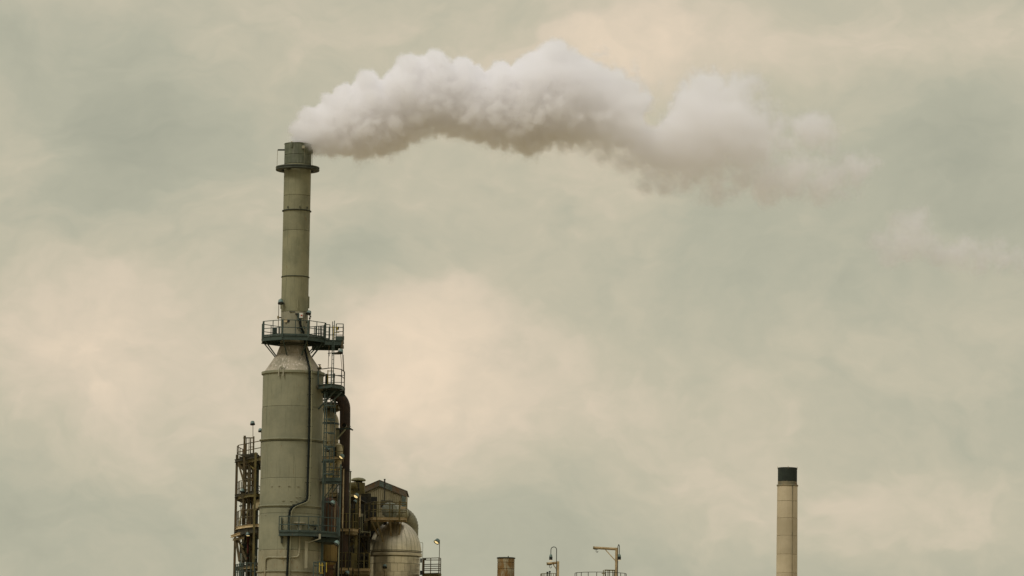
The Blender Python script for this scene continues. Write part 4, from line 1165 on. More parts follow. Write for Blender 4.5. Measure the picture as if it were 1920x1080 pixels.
# ------------------------------------------------------------------ left steel tower
tw = thing('steel_tower', 'rusty brown braced steel tower left of the wide column', 'steel frame', (X_(455, 305, 980), 305, 0))
px_of = lambda a: a
posts = ((443.5, 307.5, 855, 0.17, 'brown'), (478.5, 303.4, 850, 0.15, 'olive'), (459, 311, 850, 0.16, 'brown_dark'), (483, 311, 855, 0.2, 'brown_dark'))
for a, Y_, t_, w_, m in posts:
    x = X_(a - 1.5, Y_, 960)
    MB().ibeam((x, Y_, 0), (x, Y_, Z_(t_, Y_)), w_, w_).build('column', M_[m], tw)
for py_ in (864, 930, 1000, 1066):
    MB().ibeam(P(441, py_, 307.4), P(484, py_ - 9, 303.6), 0.12, 0.2).build('beam', M_['brown_dark'], tw)
    MB().ibeam(P(441, py_ + 1, 307.6), P(460, py_ + 4, 311), 0.12, 0.2).build('beam', M_['brown_dark'], tw)
    MB().ibeam(P(460, py_ + 4, 311), P(486, py_ + 2, 311), 0.12, 0.2).build('beam', M_['brown_dark'], tw)
for (a, b, c_, d_, w_) in ((447, 868, 461, 918, .11), (449, 872, 474, 902, .13), (458, 860, 477, 880, .09), (462, 918, 448, 985, .09), (446, 1010, 462, 1050, .12), (443, 1012, 449, 1052, .16), (470, 905, 462, 985, .07), (446, 1015, 456, 1027, .08)):
    MB().bar(P(a, b, 306.6), P(c_, d_, 305.0), w_, w_ * 0.8).build('brace', M_['brown' if w_ > .1 else 'olive'], tw)
# main posts of the cage standing above deck
for a, y0, w_ in ((458.2, 819, 0.16), (469.5, 822, 0.08), (475.5, 820, 0.08), (462, 822, 0.05), (466.5, 822, .05)):
    x = X_(a, 305.6, 850)
    MB().bar((x, 305.6, Z_(985, 305.6)), (x, 305.6, Z_(y0, 305.6)), w_, w_).build('post', M_['brown'], tw)
MB().bar(P(456, 821, 305.6), P(476.5, 821, 305.6), 0.06, 0.08).build('beam', M_['brown'], tw)
MB().bar(P(468, 838, 305.5), P(477, 838, 305.5), 0.05, 0.05).build('beam', M_['brown'], tw)

tp = poly_px([(444.5, 308.5), (446.5, 307.4), (489, 301.9 + 1.4), (492, 304.5), (492, 312), (460, 312)], 860)
ztp = Z_(862.5, 307.4, 446)
tpp = platform('tower_deck', 'topmost brown railed deck of the rusty tower left of the column', tp, ztp, M_['brown_dark'], M_['olive'], M_['brown'],
               rail_path=[tp[5], tp[0], tp[1], tp[2]], beam_h=0.30, step=1.6, mid=(0.58,), toe=False, r=0.032)
for k in range(3):
    MB().box(P(455 + k * 11, 858.5 - k * 3.4, 306.2 - k * 0.9), (0.5, 0.12, 0.18)).build('clip_angle', M_['brown_dark'], tpp)
MB().bar(P(453, 853.5, 305.7), P(478, 852.5, 305.0), 0.2, 0.13).build('bearer', M_['brown_dark'], tpp)
for (ps_, py_, lab, bm, dm) in (
        ([(444, 308), (449, 306.6), (466, 304.4), (480, 303.8), (488, 304), (488, 311), (458, 311)], 929, 'second deck from the top of the rusty tower, olive edged', 'olive', 'brown_dark'),
        ([(440.5, 308), (447, 306.2), (462, 304.6), (476, 303.7), (487, 303.4), (489, 304), (489, 311), (452, 311)], 986, 'bright cream edged curved deck halfway down the rusty tower', 'cream', 'brown_dark')):
    q_ = poly_px(ps_, py_)
    z_ = Z_(py_, 306.2, 447)
    dk = platform('tower_deck', lab, q_, z_, M_[dm], M_[bm], M_['brown'], rail_path=q_[:5] if py_ == 986 else [q_[0], q_[1], q_[2]], beam_h=0.2, step=0.9, toe=False, mid=(0.55,), r=0.026)
    if py_ == 986:
        MB().prism([(p[0] + 0.05, p[1] + 0.15) for p in q_], z_ - 0.62, z_ - 0.24).build('under_frame', M_['brown_dark'], dk)
# cream outrigger beams at the left
ob = thing('outrigger_beams', 'pair of cream outrigger beams poking out left below the curved deck', 'beam', P(440, 1003, 306))
MB().ibeam(P(433.5, 1006, 306.4), P(450, 1000.5, 304.9), 0.16, 0.17).build('beam', M_['cream'], ob)
MB().ibeam(P(437, 1012, 306.8), P(457, 1008.5, 305.0), 0.14, 0.15).build('beam', M_['cream_dim'], ob)
low_t = poly_px([(448, 306.2), (462, 304.8), (480, 303.9), (486, 303.9), (486, 309), (452, 309)], 1062)
dk = platform('tower_deck', 'lowest cream edged deck of the rusty tower with green handrail near the photo edge', low_t, Z_(1062, 305, 460), M_['brown_dark'], M_['cream_dim'], M_['teal'], rail_path=None, beam_h=0.16)
railing(dk, poly_px([(442, 305.5), (455, 303.8), (470, 303.3), (484, 303.3)], 1080), Z_(1086, 304, 460), M_['teal'], step=0.5, toe=False, top=1.12, postw=0.08)

# pipes, vessels and clutter inside the tower
inn = thing('tower_piping', 'bundle of upright pipes and valves inside the rusty tower', 'pipes', (X_(465, 306, 1000), 306.5, 0))
for i_, (a, b0, b1, r_, m) in enumerate(((452.5, 905, 1080, .03, 'brown'), (456, 870, 1080, .03, 'olive'), (461, 870, 1080, .03, 'brown_dark'), (464.5, 860, 1080, .035, 'olive'), (468, 866, 1080, .09, 'brown_dark'), (471.5, 870, 1080, .03, 'stack'),
                                         (467, 970, 1050, .06, 'red_pipe'), (463, 985, 1056, .05, 'brown_dark'), (474, 880, 1080, .08, 'brown'), (483, 858, 1080, .06, 'teal'), (480, 995, 1075, .09, 'stack'), (458, 1000, 1080, .05, 'stack_pale'), (454, 1020, 1080, .04, 'lamp'))):
    x = X_(a - 1, 306.8, 960)
    MB().tube([(x, 306.8 + 0.1 * (i_ % 3), 0 if b1 == 1080 else Z_(b1, 306.8)), (x, 306.8 + 0.1 * (i_ % 3), Z_(b0, 306.8))], r_, 8).build('riser_pipe', M_[m], inn)
for _ in range(46):
    a, b, Y_ = random.uniform(448, 482), random.uniform(885, 1078), random.uniform(305.4, 308.5)
    m = random.choice(['brown', 'olive', 'stack', 'brown_dark', 'teal', 'brown_dark'])
    r_ = random.uniform(0.02, 0.055)
    if random.random() < 0.55:
        MB().tube([P(a, b, Y_), P(a + random.uniform(4, 12), b + random.uniform(-2, 1), Y_)], r_, 6).build('branch_pipe', M_[m], inn)
    else:
        MB().tube([P(a, b, Y_), P(a, b + random.uniform(5, 16), Y_)], r_, 6).build('branch_pipe', M_[m], inn)
for (a, b, sz) in ((466, 975, .22), (478, 985, .2), (459, 1024, .3), (455, 1033, .35), (464, 1042, .2), (476, 925, .28), (458, 905, .16), (470, 1060, .24), (479, 1045, .2)):
    p_ = P(a, b, 306.0)
    MB().tube([p_ + Vector((0, 0, -sz / 2)), p_ + Vector((0, 0, sz / 2))], [sz * .45, sz * .6], 10).build('valve_body', M_[random.choice(['brown_dark', 'olive', 'lamp_dark', 'stack'])], inn)
    MB().lathe(p_ + Vector((0, 0, sz * .7)), [(0, 0), (sz * .5, 0), (sz * .5, 0.03), (0, 0.03)], 10).build('handwheel', M_['brown_dark'], inn)
tk = thing('dark_drum', 'dark upright drum behind the pipes of the rusty tower', 'drum', (X_(471, 309.5, 1000), 309.5, 0))
dd = Vector((X_(473, 309.5, 1000), 309.5, 0))
MB().lathe(dd, [(0.42, 0), (0.42, Z_(1000, 309.5)), (0.36, Z_(994, 309.5)), (0.1, Z_(991, 309.5)), (0, Z_(990.8, 309.5))], 28).build('shell', M_['brown_dark'], tk)
flange(tk, dd, 0.5, Z_(1030, 309.5), 0.08, M_['brown_dark'], .35, n=28)
ds = thing('tilted_disc', 'tan round blind flange tilted against the left side of the column', 'flange', P(480.5, 947, 304))
q = P(481.5, 947, 304.2)
ax = Vector((-0.75, -0.55, 0.32)).normalized()
MB().tube([q - ax * 0.05, q + ax * 0.05], 0.42, 24).build('disc', M_['cream_dim'], ds)
MB().tube([q - ax * 0.5, q - ax * 0.05], 0.28, 20).build('neck', M_['brown_dark'], ds)
rgv = thing('round_valve', 'large dark handwheel beside the tan blind flange', 'valve', P(481, 917, 304))
rp_ = P(482, 917, 304)
hoop_ = [rp_ + Vector((math.cos(a) * 0.26, 0.05 * math.sin(a), math.sin(a) * 0.26)) for a in [2 * PI * k / 20 for k in range(21)]]
MB().tube(hoop_, 0.03, 6).build('rim', M_['lamp_dark'], rgv)
for a in (0.4, 1.45, 2.5):
    MB().tube([rp_ + Vector((math.cos(a) * 0.26, 0, math.sin(a) * 0.26)), rp_ - Vector((math.cos(a) * 0.26, 0, math.sin(a) * 0.26))], 0.02, 5).build('spoke', M_['lamp_dark'], rgv)
MB().tube([rp_, rp_ + Vector((0, 0.5, 0))], 0.06, 8).build('stem', M_['brown_dark'], rgv)
ladder('slim rusty ladder inside the top bay of the left tower', (X_(464, 306.2, 900), 306.2), Z_(985, 306.2, 463), Z_(862, 306.2, 463), math.radians(-75), M_['brown'],
       cage=(Z_(960, 306.2), Z_(880, 306.2)), width=0.4, cage_r=0.36, hoop_step=0.9)

floodlight('dark lamp on the tallest thin mast above the rusty tower', P(473.5, 793, 305.4), [P(474.3, 797, 305.4), P(474.2, 855, 305.4)], aim=-1.4, side=0.1, size=0.85, pole_r=0.022)
floodlight('dark lamp peeping out from behind the left edge of the column', P(488, 806.5, 304.6), [P(490, 810, 304.6), P(490, 860, 304.6)], aim=-1.4, side=0.1, size=0.75, pole_r=0.022)
floodlight('unlit blue green lamp on the left tower above its second deck', P(454.5, 920, 305.2), [P(452.5, 922, 305.2), P(452, 945, 305.2)], aim=-1.6, side=-0.2, size=0.85, pole_r=0.022)
floodlight('lit lamp hanging beneath the cream curved deck of the left tower', P(465, 1001.5, 304.6), [P(465, 994, 304.6)], lit=M_['lens_on'], aim=-2.2, side=0.0, size=0.85, pole_r=0.03)

# ------------------------------------------------------------------ short stained stack stub
st = thing('stack_stub', 'short rust stained flue top with dark lid, standing alone right of the tank', 'flue', (X_(948.5, 300, 1070), 300, 0))
sC = Vector((X_(948.5, 300, 1070), 300, 0))
zs = lambda py: Z_(py, 300, 948)
for a, b in ((1047, 1055), (1055, 1067), (1067, 1095), (1095, 1200), (1200, 1350)):
    shell(st, 'shell_section', sC, 0.605, zs(b), zs(a), M_['stub'], 40)
MB().lathe(sC, [(0.6, 0), (0.6, zs(1350))], 32).build('lower_shell', M_['stub'], st)
MB().lathe(sC, [(0.58, 0.1), (0.58, zs(1049))], 32).build('liner', M_['groove'], st)
MB().lathe(sC, [(0.6, zs(1047.6)), (0.655, zs(1047.4)), (0.655, zs(1045.8)), (0.61, zs(1045.2)), (0, zs(1045.0))], 40).build('lid', M_['groove'], st)
MB().box(at(953, 1044, 300), (0.07, 0.07, 0.12)).build('lug', M_['groove'], st)

# ------------------------------------------------------------------ davits, gooseneck lamps and the vessels they stand on
def vessel(px_, Y_, r_, topy, lab):
    t = thing('process_vessel', lab, 'vessel', (X_(px_, Y_, 1090), Y_, 0))
    c = Vector((X_(px_, Y_, 1090), Y_, 0))
    z = Z_(topy, Y_, px_)
    n_ = 5
    for k in range(n_):
        shell(t, 'shell_section', c, r_, z * k / n_ + (0.0 if k else 0.001), z * (k + 1) / n_, M_['pale_vessel'], 40)
    MB().lathe(c, [(r_, z), (r_ * .8, z + 0.03), (0, z + 0.05)], 40).build('top_plate', M_['brown_dark'], t)
    return c, z + 0.05


def gooseneck(label, x, Y_, ztop, zbase, reach, drop=0.55, dirx=-1, turn=0.0):
    root = thing('gooseneck_lamp', label, 'lamp', (x, Y_, zbase), 'gooseneck lamps on the far vessels')
    R = reach / 2
    d = Vector((math.cos(turn) * dirx, math.sin(turn), 0))
    pts = [Vector((x, Y_, zbase)), Vector((x, Y_, ztop - R))]
    for k in range(1, 13):
        a = k * PI / 12
        pts.append(Vector((x, Y_, ztop - R)) + d * (R - R * math.cos(a)) + Vector((0, 0, R * math.sin(a))))
    pts.append(pts[-1] - Vector((0, 0, drop)))
    MB().tube(pts, 0.026, 8).build('pole', M_['lamp_dark'], root)
    e = pts[-1]
    MB().tube([e + Vector((0, 0, 0.06)), e - Vector((0, 0, 0.05)), e - Vector((0, 0, 0.1)), e - Vector((0, 0, 0.26))], [0.06, 0.11, 0.11, 0.10], 12).build('ballast', M_['lamp'], root)
    MB().tube([e - Vector((0, 0, 0.13)), e - Vector((0, 0, 0.34))], [0.12, 0.115], 12).build('shade', M_['lamp_dark'], root)
    MB().tube([e - Vector((0, 0, 0.33)), e - Vector((0, 0, 0.37)), e - Vector((0, 0, 0.42))], [0.10, 0.095, 0.04], 12).build('globe', M_['lens_pale'], root)


def davit(label, post_px, top_py, tip, jib_py, brace, Y_, zbase, pw):
    x = X_(post_px, Y_, 1060)
    root = thing('davit_crane', label, 'crane', (x, Y_, zbase), 'davit cranes on the far vessels')
    zt_ = Z_(top_py, Y_, post_px)
    MB().bar((x, Y_, zbase), (x, Y_, zt_), pw, pw).build('post', M_['ochre_steel'], root)
    t_ = P(tip[0], tip[1], Y_)
    j = P(post_px, jib_py, Y_)
    MB().tube([j + Vector((0.0, 0, 0)), t_], pw * 0.55, 10).build('jib', M_['ochre_steel'], root)
    MB().tube([t_ + (j - t_).normalized() * 0.05, t_ + (t_ - j).normalized() * 0.06], pw * 0.62, 10).build('jib_end', M_['cream_dim'], root)
    a, b = P(*brace[0], Y_), P(*brace[1], Y_)
    MB().bar(a, b, 0.06, 0.06).build('brace', M_['ochre_steel'], root)
    h = t_ + (j - t_).normalized() * 0.16
    MB().box(h - Vector((0, 0, 0.05)), (0.28, 0.14, 0.14)).build('trolley', M_['brown_dark'], root)
    hk = [h + Vector((0.0, 0, -0.12)), h + Vector((0.0, 0, -0.26)), h + Vector((0.07, 0, -0.33)), h + Vector((0.13, 0, -0.26)), h + Vector((0.12, 0, -0.2))]
    MB().tube(hk, 0.018, 6).build('hook', M_['brown_dark'], root)


cA, zA = vessel(1035, 300, 0.95, 1106, 'pale vessel just below the photo edge under the smaller davit')
cB, zB = vessel(1126, 300, 1.9, 1106, 'wide pale vessel just below the photo edge under the larger davit')
gooseneck('gooseneck lamp rising over the smaller cream davit', X_(1043.3, 299.3, 1060), 299.3, Z_(1025.5, 299.3, 1040), zA, 0.40, drop=0.38)
gooseneck('gooseneck lamp seen nearly edge on behind the larger cream davit', X_(1158.3, 299.8, 1050), 299.8, Z_(1021.5, 299.8, 1158), zB, 0.44, drop=0.52, dirx=1, turn=-1.35)
davit('smaller cream davit crane, right of the stained stub', 1046.3, 1052.5, (1026.5, 1057), 1055.0, ((1037, 1058), (1044.5, 1069)), 299.6, zA, 0.16)
davit('larger cream davit crane with long jib, rightmost of the two', 1155.5, 1027, (1113.5, 1027), 1029.5, ((1135.5, 1031), (1154.5, 1052)), 300.2, zB, 0.17)
for (cc, z_, r_, a0, a1, tt, lab) in ((cA, zA, 0.80, PI * 1.02, PI * 1.6, 1.06, 'little olive guard rail left of the smaller davit'),
                                      (cB, zB, 1.80, PI * 1.0, PI * 2.0, 1.10, 'curved brown guard rail around the larger davit')):
    rt = thing('guard_rail', lab, 'railing', (cc.x, cc.y, z_))
    path = [(cc.x + r_ * math.cos(a0 + (a1 - a0) * k / 9), cc.y + r_ * math.sin(a0 + (a1 - a0) * k / 9)) for k in range(10)]
    railing(rt, path, z_, M_['brown_dark' if r_ > 1 else 'olive'], step=1.1 if r_ > 1 else .4, top=tt, toe=False, postw=0.045, r=0.02)
cg = thing('ladder_gate', 'olive ladder gate frame at the foot of the larger davit', 'gate', P(1143, 1100, 299))
for a in (1134.5, 1140, 1143, 1149, 1152):
    MB().bar(P(a, 1069, 299.0), P(a, 1104, 299.0), 0.06, 0.06).build('upright', M_['olive'], cg)
MB().bar(P(1133.5, 1069, 299.0), P(1153, 1069.5, 299.0), 0.06, 0.08).build('crossbar', M_['olive'], cg)
MB().bar(P(1128, 1075, 299.0), P(1134, 1075, 299.0), 0.05, 0.06).build('crossbar', M_['olive'], cg)
MB().bar(P(1131.3, 1069, 299.0), P(1131.3, 1104, 299.0), 0.06, 0.06).build('upright', M_['olive'], cg)
kn = thing('vent_caps', 'pair of tiny dark vent caps on the olive rail left of the smaller davit', 'vent', P(1028, 1078, 299.2))
for a, b in ((1026.5, 1073), (1030.8, 1071.5)):
    MB().tube([P(a, 1104, 299.2), P(a, b + 2, 299.2)], 0.03, 6).build('stem', M_['lamp_dark'], kn)
    MB().tube([P(a, b + 2, 299.2), P(a, b, 299.2), P(a, b - 1, 299.2)], [0.05, 0.085, 0.03], 10).build('cap', M_['lamp_dark'], kn)

# ------------------------------------------------------------------ second chimney
YC = 372.0
ch = thing('far_chimney', 'cream chimney with a sooty black top standing alone at the right', 'smokestack', (X_(1476, YC, 950), YC, 0))
hC = Vector((X_(1476.3, YC, 920), YC, 0))
zh = lambda py: Z_(py, YC, 1476)
k_ = YC / FPX
shell(ch, 'crown_section', hC, 18.1 * k_, zh(903), zh(877), M_['chimney_black'], 56)
shell(ch, 'crown_section', hC, 18.2 * k_, zh(910), zh(903), M_['chimney_band'], 56, label='rust stained band under the black top')
MB().lathe(hC, [(17 * k_, zh(910)), (17 * k_, zh(877.3)), (16.5 * k_, zh(877.3)), (16.5 * k_, zh(908))], 40).build('inner_wall', M_['soot'], ch)
flange(ch, hC, 20.3 * k_, zh(910.5), 0.12, M_['chimney_band'], 17.5 * k_, 'collar', 56)
hc = [911.5, 940, 972, 1005, 1040, 1075, 1120, 1200, 1300, 1400]
for i in range(len(hc) - 1):
    r0 = (19.1 + 0.14 * i) * k_
    shell(ch, 'shell_section', hC, r0 + 0.10 * k_, zh(hc[i + 1]), zh(hc[i]), M_['chimney'], 56, r1=r0)
MB().lathe(hC, [(20.7 * k_, 0), (20.4 * k_, zh(1400))], 40).build('base_section', M_['chimney'], ch)
MB().lathe(hC, [(19 * k_, 0.5), (18.85 * k_, zh(914))], 40).build('liner', M_['groove'], ch)
for a in (0.02, PI - 0.02, PI * 1.5):
    d_ = Vector((math.cos(a), math.sin(a), 0)) * (18.3 * k_)
    MB().tube([hC + d_ + Vector((0, 0, zh(880))), hC + d_ + Vector((0, 0, zh(875)))], 0.02, 5).build('lightning_rod', M_['cream_dim'], ch)
a = -PI / 2 + 0.45
d_ = Vector((math.cos(a), math.sin(a), 0)) * (19.7 * k_)
MB().tube([hC + d_ + Vector((0, 0, 0)), hC + d_ + Vector((0, 0, zh(912)))], 0.03, 6).build('conduit', M_['chimney_band'], ch)

#SMOKE#
# ------------------------------------------------------------------ smoke: puffs gathered into a density grid
def interp(t, xs, ys):
    return float(np.interp(t, xs, ys))


TOPX = [545, 556, 575, 600, 622, 640, 662, 690, 715, 728, 745, 765, 800, 826, 845, 870, 900, 915, 940, 965, 980, 1000, 1040, 1085, 1112, 1150, 1190, 1215, 1240, 1262, 1300, 1345, 1385, 1412, 1425]
TOPY = [258, 228, 200, 190, 170, 158, 150, 132, 140, 150, 112, 98, 104, 94, 112, 104, 122, 124, 108, 122, 108, 86, 79, 88, 118, 134, 146, 168, 200, 160, 144, 128, 138, 178, 230]
BOTX = [545, 590, 640, 690, 735, 780, 830, 870, 905, 960, 1000, 1040, 1100, 1150, 1200, 1260, 1310, 1360, 1400, 1425]
BOTY = [270, 284, 288, 292, 282, 262, 244, 256, 262, 280, 284, 276, 270, 292, 312, 340, 352, 350, 336, 320]
rs = random.Random(11)
SY = 300.0
PUFFS = []          # x, y, z (metres), radius, density class
CLS = [(2.6, 0), (1.9, 0), (1.35, 0), (0.95, 0), (0.65, 0), (0.42, 0), (2.2, 1), (1.5, 1), (1.0, 1), (0.6, 1), (0.72, 2)]


def puff(px, py, rpx, dy=0.0, kind=0):
    r = rpx * SY / FPX
    best = min((i for i, c in enumerate(CLS) if c[1] == kind), key=lambda i: abs(CLS[i][0] - r))
    p = at(px, py, SY)
    PUFFS.append((p.x, SY + dy, p.z, best))


# throat at the mouth of the stack
for k in range(14):
    puff(549 + k * 2.6 + rs.uniform(-1, 1), 266 - rs.uniform(0, 10), 14, rs.uniform(-.35, .35))
x = 556.0
while x < 1418:
    t, b = interp(x, TOPX, TOPY), interp(x, BOTX, BOTY)
    t += 9 if x < 1200 else 3
    b += 4 - max(0, x - 1220) * 0.10
    t += max(0, x - 1340) * 0.3
    h = (b - t) / 2
    c = (b + t) / 2
    fade = max(0.0, (x - 1180) / 240)
    R = h * 0.74
    # body
    for s_ in (-0.45, 0, 0.45):
        rr = min(R, 70)
        puff(x, c + s_ * (h - rr) * 1.3, rr * 0.92, rs.uniform(-.2, .2) * h * mpp)
    # skin of smaller billows round the section
    n = int(12 * (1 - 0.35 * fade))
    for k in range(n):
        a = 2 * PI * (k + rs.random()) / n
        up_ = math.sin(a)
        rr = h * rs.uniform(0.20, 0.42) if up_ > -0.2 else h * rs.uniform(0.10, 0.22)
        q = h - rr * (1.0 if up_ > 0.25 else (1.15 if up_ > -0.2 else 0.6))
        puff(x + rs.uniform(-5, 5), c - up_ * q, rr, math.cos(a) * q * 1.05 * mpp)
    for k in range(int(5 * (1 - 0.5 * fade))):
        a = rs.uniform(0, 2 * PI)
        rr = h * rs.uniform(0.08, 0.16)
        q = h * rs.uniform(0.90, 1.02)
        puff(x + rs.uniform(-6, 6), c - math.sin(a) * (q - rr * .6), rr, math.cos(a) * q * mpp)
    x += max(7, h * 0.20)
# the bigger heads that stand out of the top, as seen
for (px_, py_, r_) in ((578, 216, 21), (612, 196, 20), (647, 178, 24), (690, 160, 27), (706, 172, 22), (768, 130, 32), (812, 118, 26), (826, 130, 30), (868, 126, 24), (890, 142, 22), (940, 134, 24),
                       (1000, 122, 30), (1040, 112, 34), (1070, 120, 32), (1100, 148, 28), (1130, 150, 28), (1155, 154, 28), (1185, 166, 27), (1206, 186, 22), (1283, 172, 30), (1310, 165, 32), (1340, 156, 36), (1378, 166, 34), (1400, 200, 30), (1300, 230, 50), (1350, 240, 56), (1380, 260, 50)):
    for k in range(3):
        puff(px_ + rs.uniform(-4, 4), py_ + rs.uniform(-3, 3), r_ * rs.uniform(.8, 1.0), (k - 1) * r_ * 1.1 * mpp + rs.uniform(-.4, .4))
# thin trailing smoke: along the whole belly, between the heads, and away to the right
for _ in range(320):
    x = 600 + 820 * rs.random() ** 0.7
    b = interp(x, BOTX, BOTY)
    puff(x, b + rs.uniform(-14, 2 + 14 * (x - 600) / 820), rs.uniform(10, 17 + 8 * (x - 600) / 820), rs.uniform(-1.6, 1.6), 1)
for (px_, py_, sx, sy, n, r_) in ((1236, 200, 14, 30, 16, 20), (1400, 190, 22, 36, 30, 30), (1420, 290, 40, 46, 40, 36), (1330, 330, 70, 24, 40, 30), (1470, 330, 46, 24, 60, 30), (1440, 240, 30, 36, 30, 30), (1500, 345, 50, 14, 40, 26),
                                  (1230, 320, 60, 22, 26, 24), (1120, 110, 14, 14, 8, 18), (1405, 165, 16, 18, 18, 24), (1200, 150, 18, 10, 10, 16), (1520, 240, 24, 10, 24, 34), (1535, 262, 18, 16, 12, 26), (1545, 330, 40, 20, 34, 28), (1600, 318, 24, 12, 28, 28), (1570, 355, 34, 10, 16, 20)):
    for _ in range(n):
        puff(rs.gauss(px_, sx * .7), rs.gauss(py_, sy * .7), r_ * rs.uniform(.5, 1.0), rs.uniform(-1.5, 1.5), 1)
for (px_, py_, r_) in ((1254, 150, 14), (1249, 168, 14), (1243, 186, 15), (1236, 204, 15), (1226, 220, 12), (1118, 96, 10)):
    for k in range(15):
        puff(px_ + rs.uniform(-4, 4), py_ + rs.uniform(-4, 4), r_, (k - 7) * 0.42, 2)
NMAIN = len(PUFFS)
for (px_, py_, sx, sy, n, r_) in ((1705, 425, 26, 16, 22, 32), (1690, 458, 48, 14, 34, 32), (1760, 470, 60, 12, 30, 28), (1850, 480, 60, 16, 26, 28), (1730, 400, 10, 10, 6, 22), (1790, 455, 30, 12, 10, 26), (1940, 480, 40, 20, 20, 30)):
    for _ in range(n):
        puff(rs.gauss(px_, sx * .7), rs.gauss(py_, sy * .7), r_ * rs.uniform(.5, 1.0), rs.uniform(-1.5, 1.5), 1)


def volume_material(name, aniso=0.45):
    M = bpy.data.materials.new(name)
    M.use_nodes = True
    t = M.node_tree
    t.nodes.clear()
    s = NT(t)
    att = s.n('ShaderNodeAttribute', {'attribute_name': 'density'})
    pv_ = s.n('ShaderNodeVolumePrincipled', Color=(0.990, 0.988, 0.990, 1), Density=att.outputs['Fac'], Anisotropy=aniso)
    pv_.inputs['Density Attribute'].default_value = ''
    s.n('ShaderNodeOutputMaterial', Volume=pv_.outputs[0])
    return M


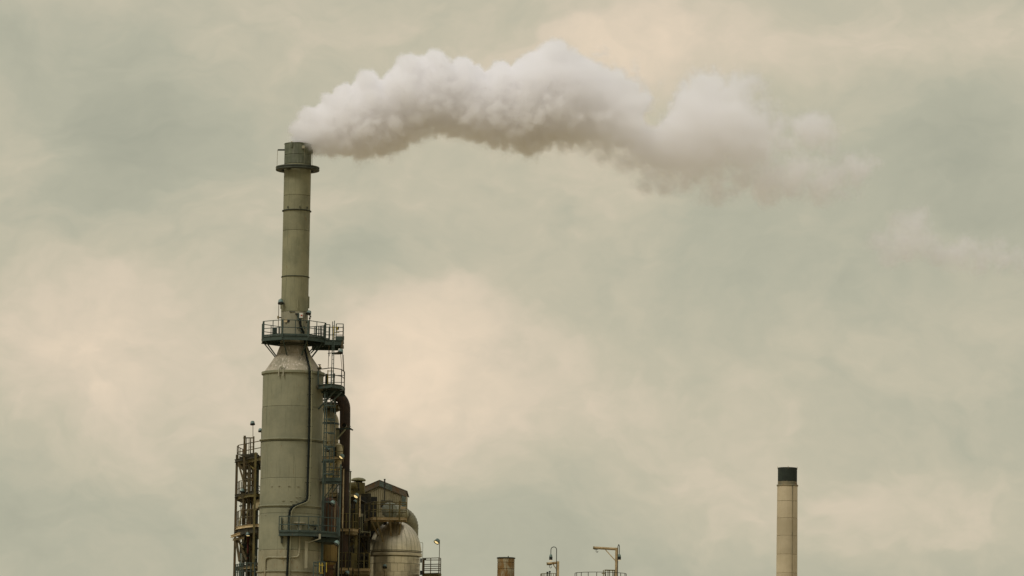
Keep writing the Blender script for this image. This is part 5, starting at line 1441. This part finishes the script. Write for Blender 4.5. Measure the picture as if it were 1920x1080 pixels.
def smoke(name, label, puffs, lo, hi, vox, mat_, dens=2.6, wisp=1.6, ero=1.25):
    me = bpy.data.meshes.new(name)
    me.from_pydata([p[:3] for p in puffs], [], [])
    at_ = me.attributes.new('puff_size', 'INT', 'POINT')
    at_.data.foreach_set('value', [p[3] for p in puffs])
    o = bpy.data.objects.new(name, me)
    COL.objects.link(o)
    me.materials.append(mat_)
    ng = bpy.data.node_groups.new(name, 'GeometryNodeTree')
    ng.interface.new_socket('Geometry', in_out='INPUT', socket_type='NodeSocketGeometry')
    ng.interface.new_socket('Geometry', in_out='OUTPUT', socket_type='NodeSocketGeometry')
    s = NT(ng)
    gi = s.n('NodeGroupInput')
    pos = s.n('GeometryNodeInputPosition').outputs[0]
    idx = s.n('GeometryNodeInputNamedAttribute', {'data_type': 'INT'}, Name='puff_size').outputs[0]
    sx = s.n('ShaderNodeSeparateXYZ', i0=pos).outputs[0]
    far = s.mr(sx, X_(880, SY, 200), X_(1560, SY, 200), 0, 1)          # 0 near the mouth, 1 at the ragged end

    def noise_(p, scale, detail, rough=0.55):
        return s.n('ShaderNodeTexNoise', Vector=p, Scale=scale, Detail=detail, Roughness=rough).outputs

    # swirl the lookup a little so that no sphere stays a sphere
    wn = noise_(pos, 0.55, 2.0)['Color']
    wv = s.n('ShaderNodeVectorMath', {'operation': 'SCALE'}, i0=s.v('SUBTRACT', wn, (.5, .5, .5)).outputs[0], Scale=0.5).outputs[0]
    wn2 = noise_(pos, 1.9, 2.0)['Color']
    wv2 = s.n('ShaderNodeVectorMath', {'operation': 'SCALE'}, i0=s.v('SUBTRACT', wn2, (.5, .5, .5)).outputs[0], Scale=0.26).outputs[0]
    wp = s.v('ADD', s.v('ADD', pos, wv).outputs[0], wv2).outputs[0]
    f = {0: None, 1: None, 2: None}
    used = sorted(set(p[3] for p in puffs))
    for ci in used:
        pr_n = s.n('GeometryNodeProximity', {'target_element': 'POINTS'})
        ng.links.new(gi.outputs[0], pr_n.inputs[0])
        ng.links.new(idx, pr_n.inputs['Group ID'])
        ng.links.new(wp, pr_n.inputs['Sample Position'] if 'Sample Position' in pr_n.inputs else pr_n.inputs['Source Position'])
        pr_n.inputs['Sample Group ID'].default_value = ci
        d = s.m('SUBTRACT', CLS[ci][0], pr_n.outputs['Distance'])
        k = CLS[ci][1]
        f[k] = d if f[k] is None else s.m('SMOOTH_MAX', f[k], d, 0.12)
    dens_out = None
    # fine billow detail
    bill = noise_(pos, 1.1, 6.0, 0.6)[0]
    finen = noise_(s.v('ADD', pos, (11, 5, 3)).outputs[0], 2.6, 5.0, 0.6)[0]
    if f[2] is not None:
        hole = s.m('ADD', s.m('MULTIPLY', f[2], -1.6), s.m('MULTIPLY', s.m('SUBTRACT', bill, 0.42), 2.4))
    if f[0] is not None:
        d = s.m('ADD', f[0], s.m('MULTIPLY', s.m('SUBTRACT', bill, 0.44), s.m('ADD', 0.95, s.m('MULTIPLY', far, 2.6))))
        d = s.m('ADD', d, s.m('MULTIPLY', s.m('SUBTRACT', finen, 0.5), s.m('ADD', 0.5, s.m('MULTIPLY', far, 0.9))))
        if f[2] is not None:
            d = s.m('MINIMUM', d, hole)
        edge = s.m('ADD', 0.28, s.m('MULTIPLY', far, 0.95))
        a = s.m('DIVIDE', d, edge)
        a = s.n('ShaderNodeClamp', i0=a).outputs[0]
        a = s.m('MULTIPLY', a, a)
        a = s.m('MULTIPLY', a, s.m('MULTIPLY_ADD', far, -dens * 0.72, dens))
        hol = s.mr(noise_(s.v('ADD', pos, (21, 2, 8)).outputs[0], 0.62, 6.0, 0.6)[0], 0.40, 0.60, 0.05, 1.5)
        a = s.m('MULTIPLY', a, s.m('MULTIPLY_ADD', far, s.m('SUBTRACT', hol, 1.0), 1.0))
        dens_out = a
    if f[1] is not None and f[2] is not None:
        f[1] = s.m('MINIMUM', f[1], s.m('ADD', hole, 0.25))
    if f[1] is not None:
        rag = noise_(s.v('ADD', pos, (3, 7, 9)).outputs[0], 0.9, 7.0, 0.64)[0]
        d = s.m('ADD', f[1], s.m('MULTIPLY', s.m('SUBTRACT', rag, 0.51), 2.6 * ero))
        a = s.n('ShaderNodeClamp', i0=s.m('DIVIDE', d, 1.3)).outputs[0]
        a = s.m('MULTIPLY', s.m('POWER', a, 1.5), wisp)
        dens_out = a if dens_out is None else s.m('MAXIMUM', dens_out, a)
    res = [max(8, int((hi[i] - lo[i]) / vox)) for i in range(3)]
    vc_ = s.n('GeometryNodeVolumeCube')
    ng.links.new(dens_out, vc_.inputs['Density'])
    vc_.inputs['Min'].default_value = lo
    vc_.inputs['Max'].default_value = hi
    for i, ax_ in enumerate('XYZ'):
        vc_.inputs['Resolution ' + ax_].default_value = res[i]
    sm_ = s.n('GeometryNodeSetMaterial')
    ng.links.new(vc_.outputs[0], sm_.inputs[0])
    sm_.inputs['Material'].default_value = mat_
    go = s.n('NodeGroupOutput')
    ng.links.new(sm_.outputs[0], go.inputs[0])
    md = o.modifiers.new('density', 'NODES')
    md.node_group = ng
    o['label'] = label
    o['category'] = 'smoke'
    o['kind'] = 'stuff'
    return o


smk = volume_material('smoke')
VOX = 0.09
a_, b_ = at(536, 390, SY), at(1665, 55, SY)
smoke('smoke_plume', 'thick white plume blowing right from the mouth of the tall stack and fraying', PUFFS[:NMAIN], (a_.x, SY - 4.6, a_.z), (b_.x, SY + 4.6, b_.z), VOX, smk)
a_, b_ = at(1590, 540, SY), at(2010, 360, SY)
smoke('smoke_wisp', 'faint torn off wisp of smoke drifting alone near the right edge', PUFFS[NMAIN:], (a_.x, SY - 3.0, a_.z), (b_.x, SY + 3.0, b_.z), 0.14, smk, wisp=1.3, ero=0.9)
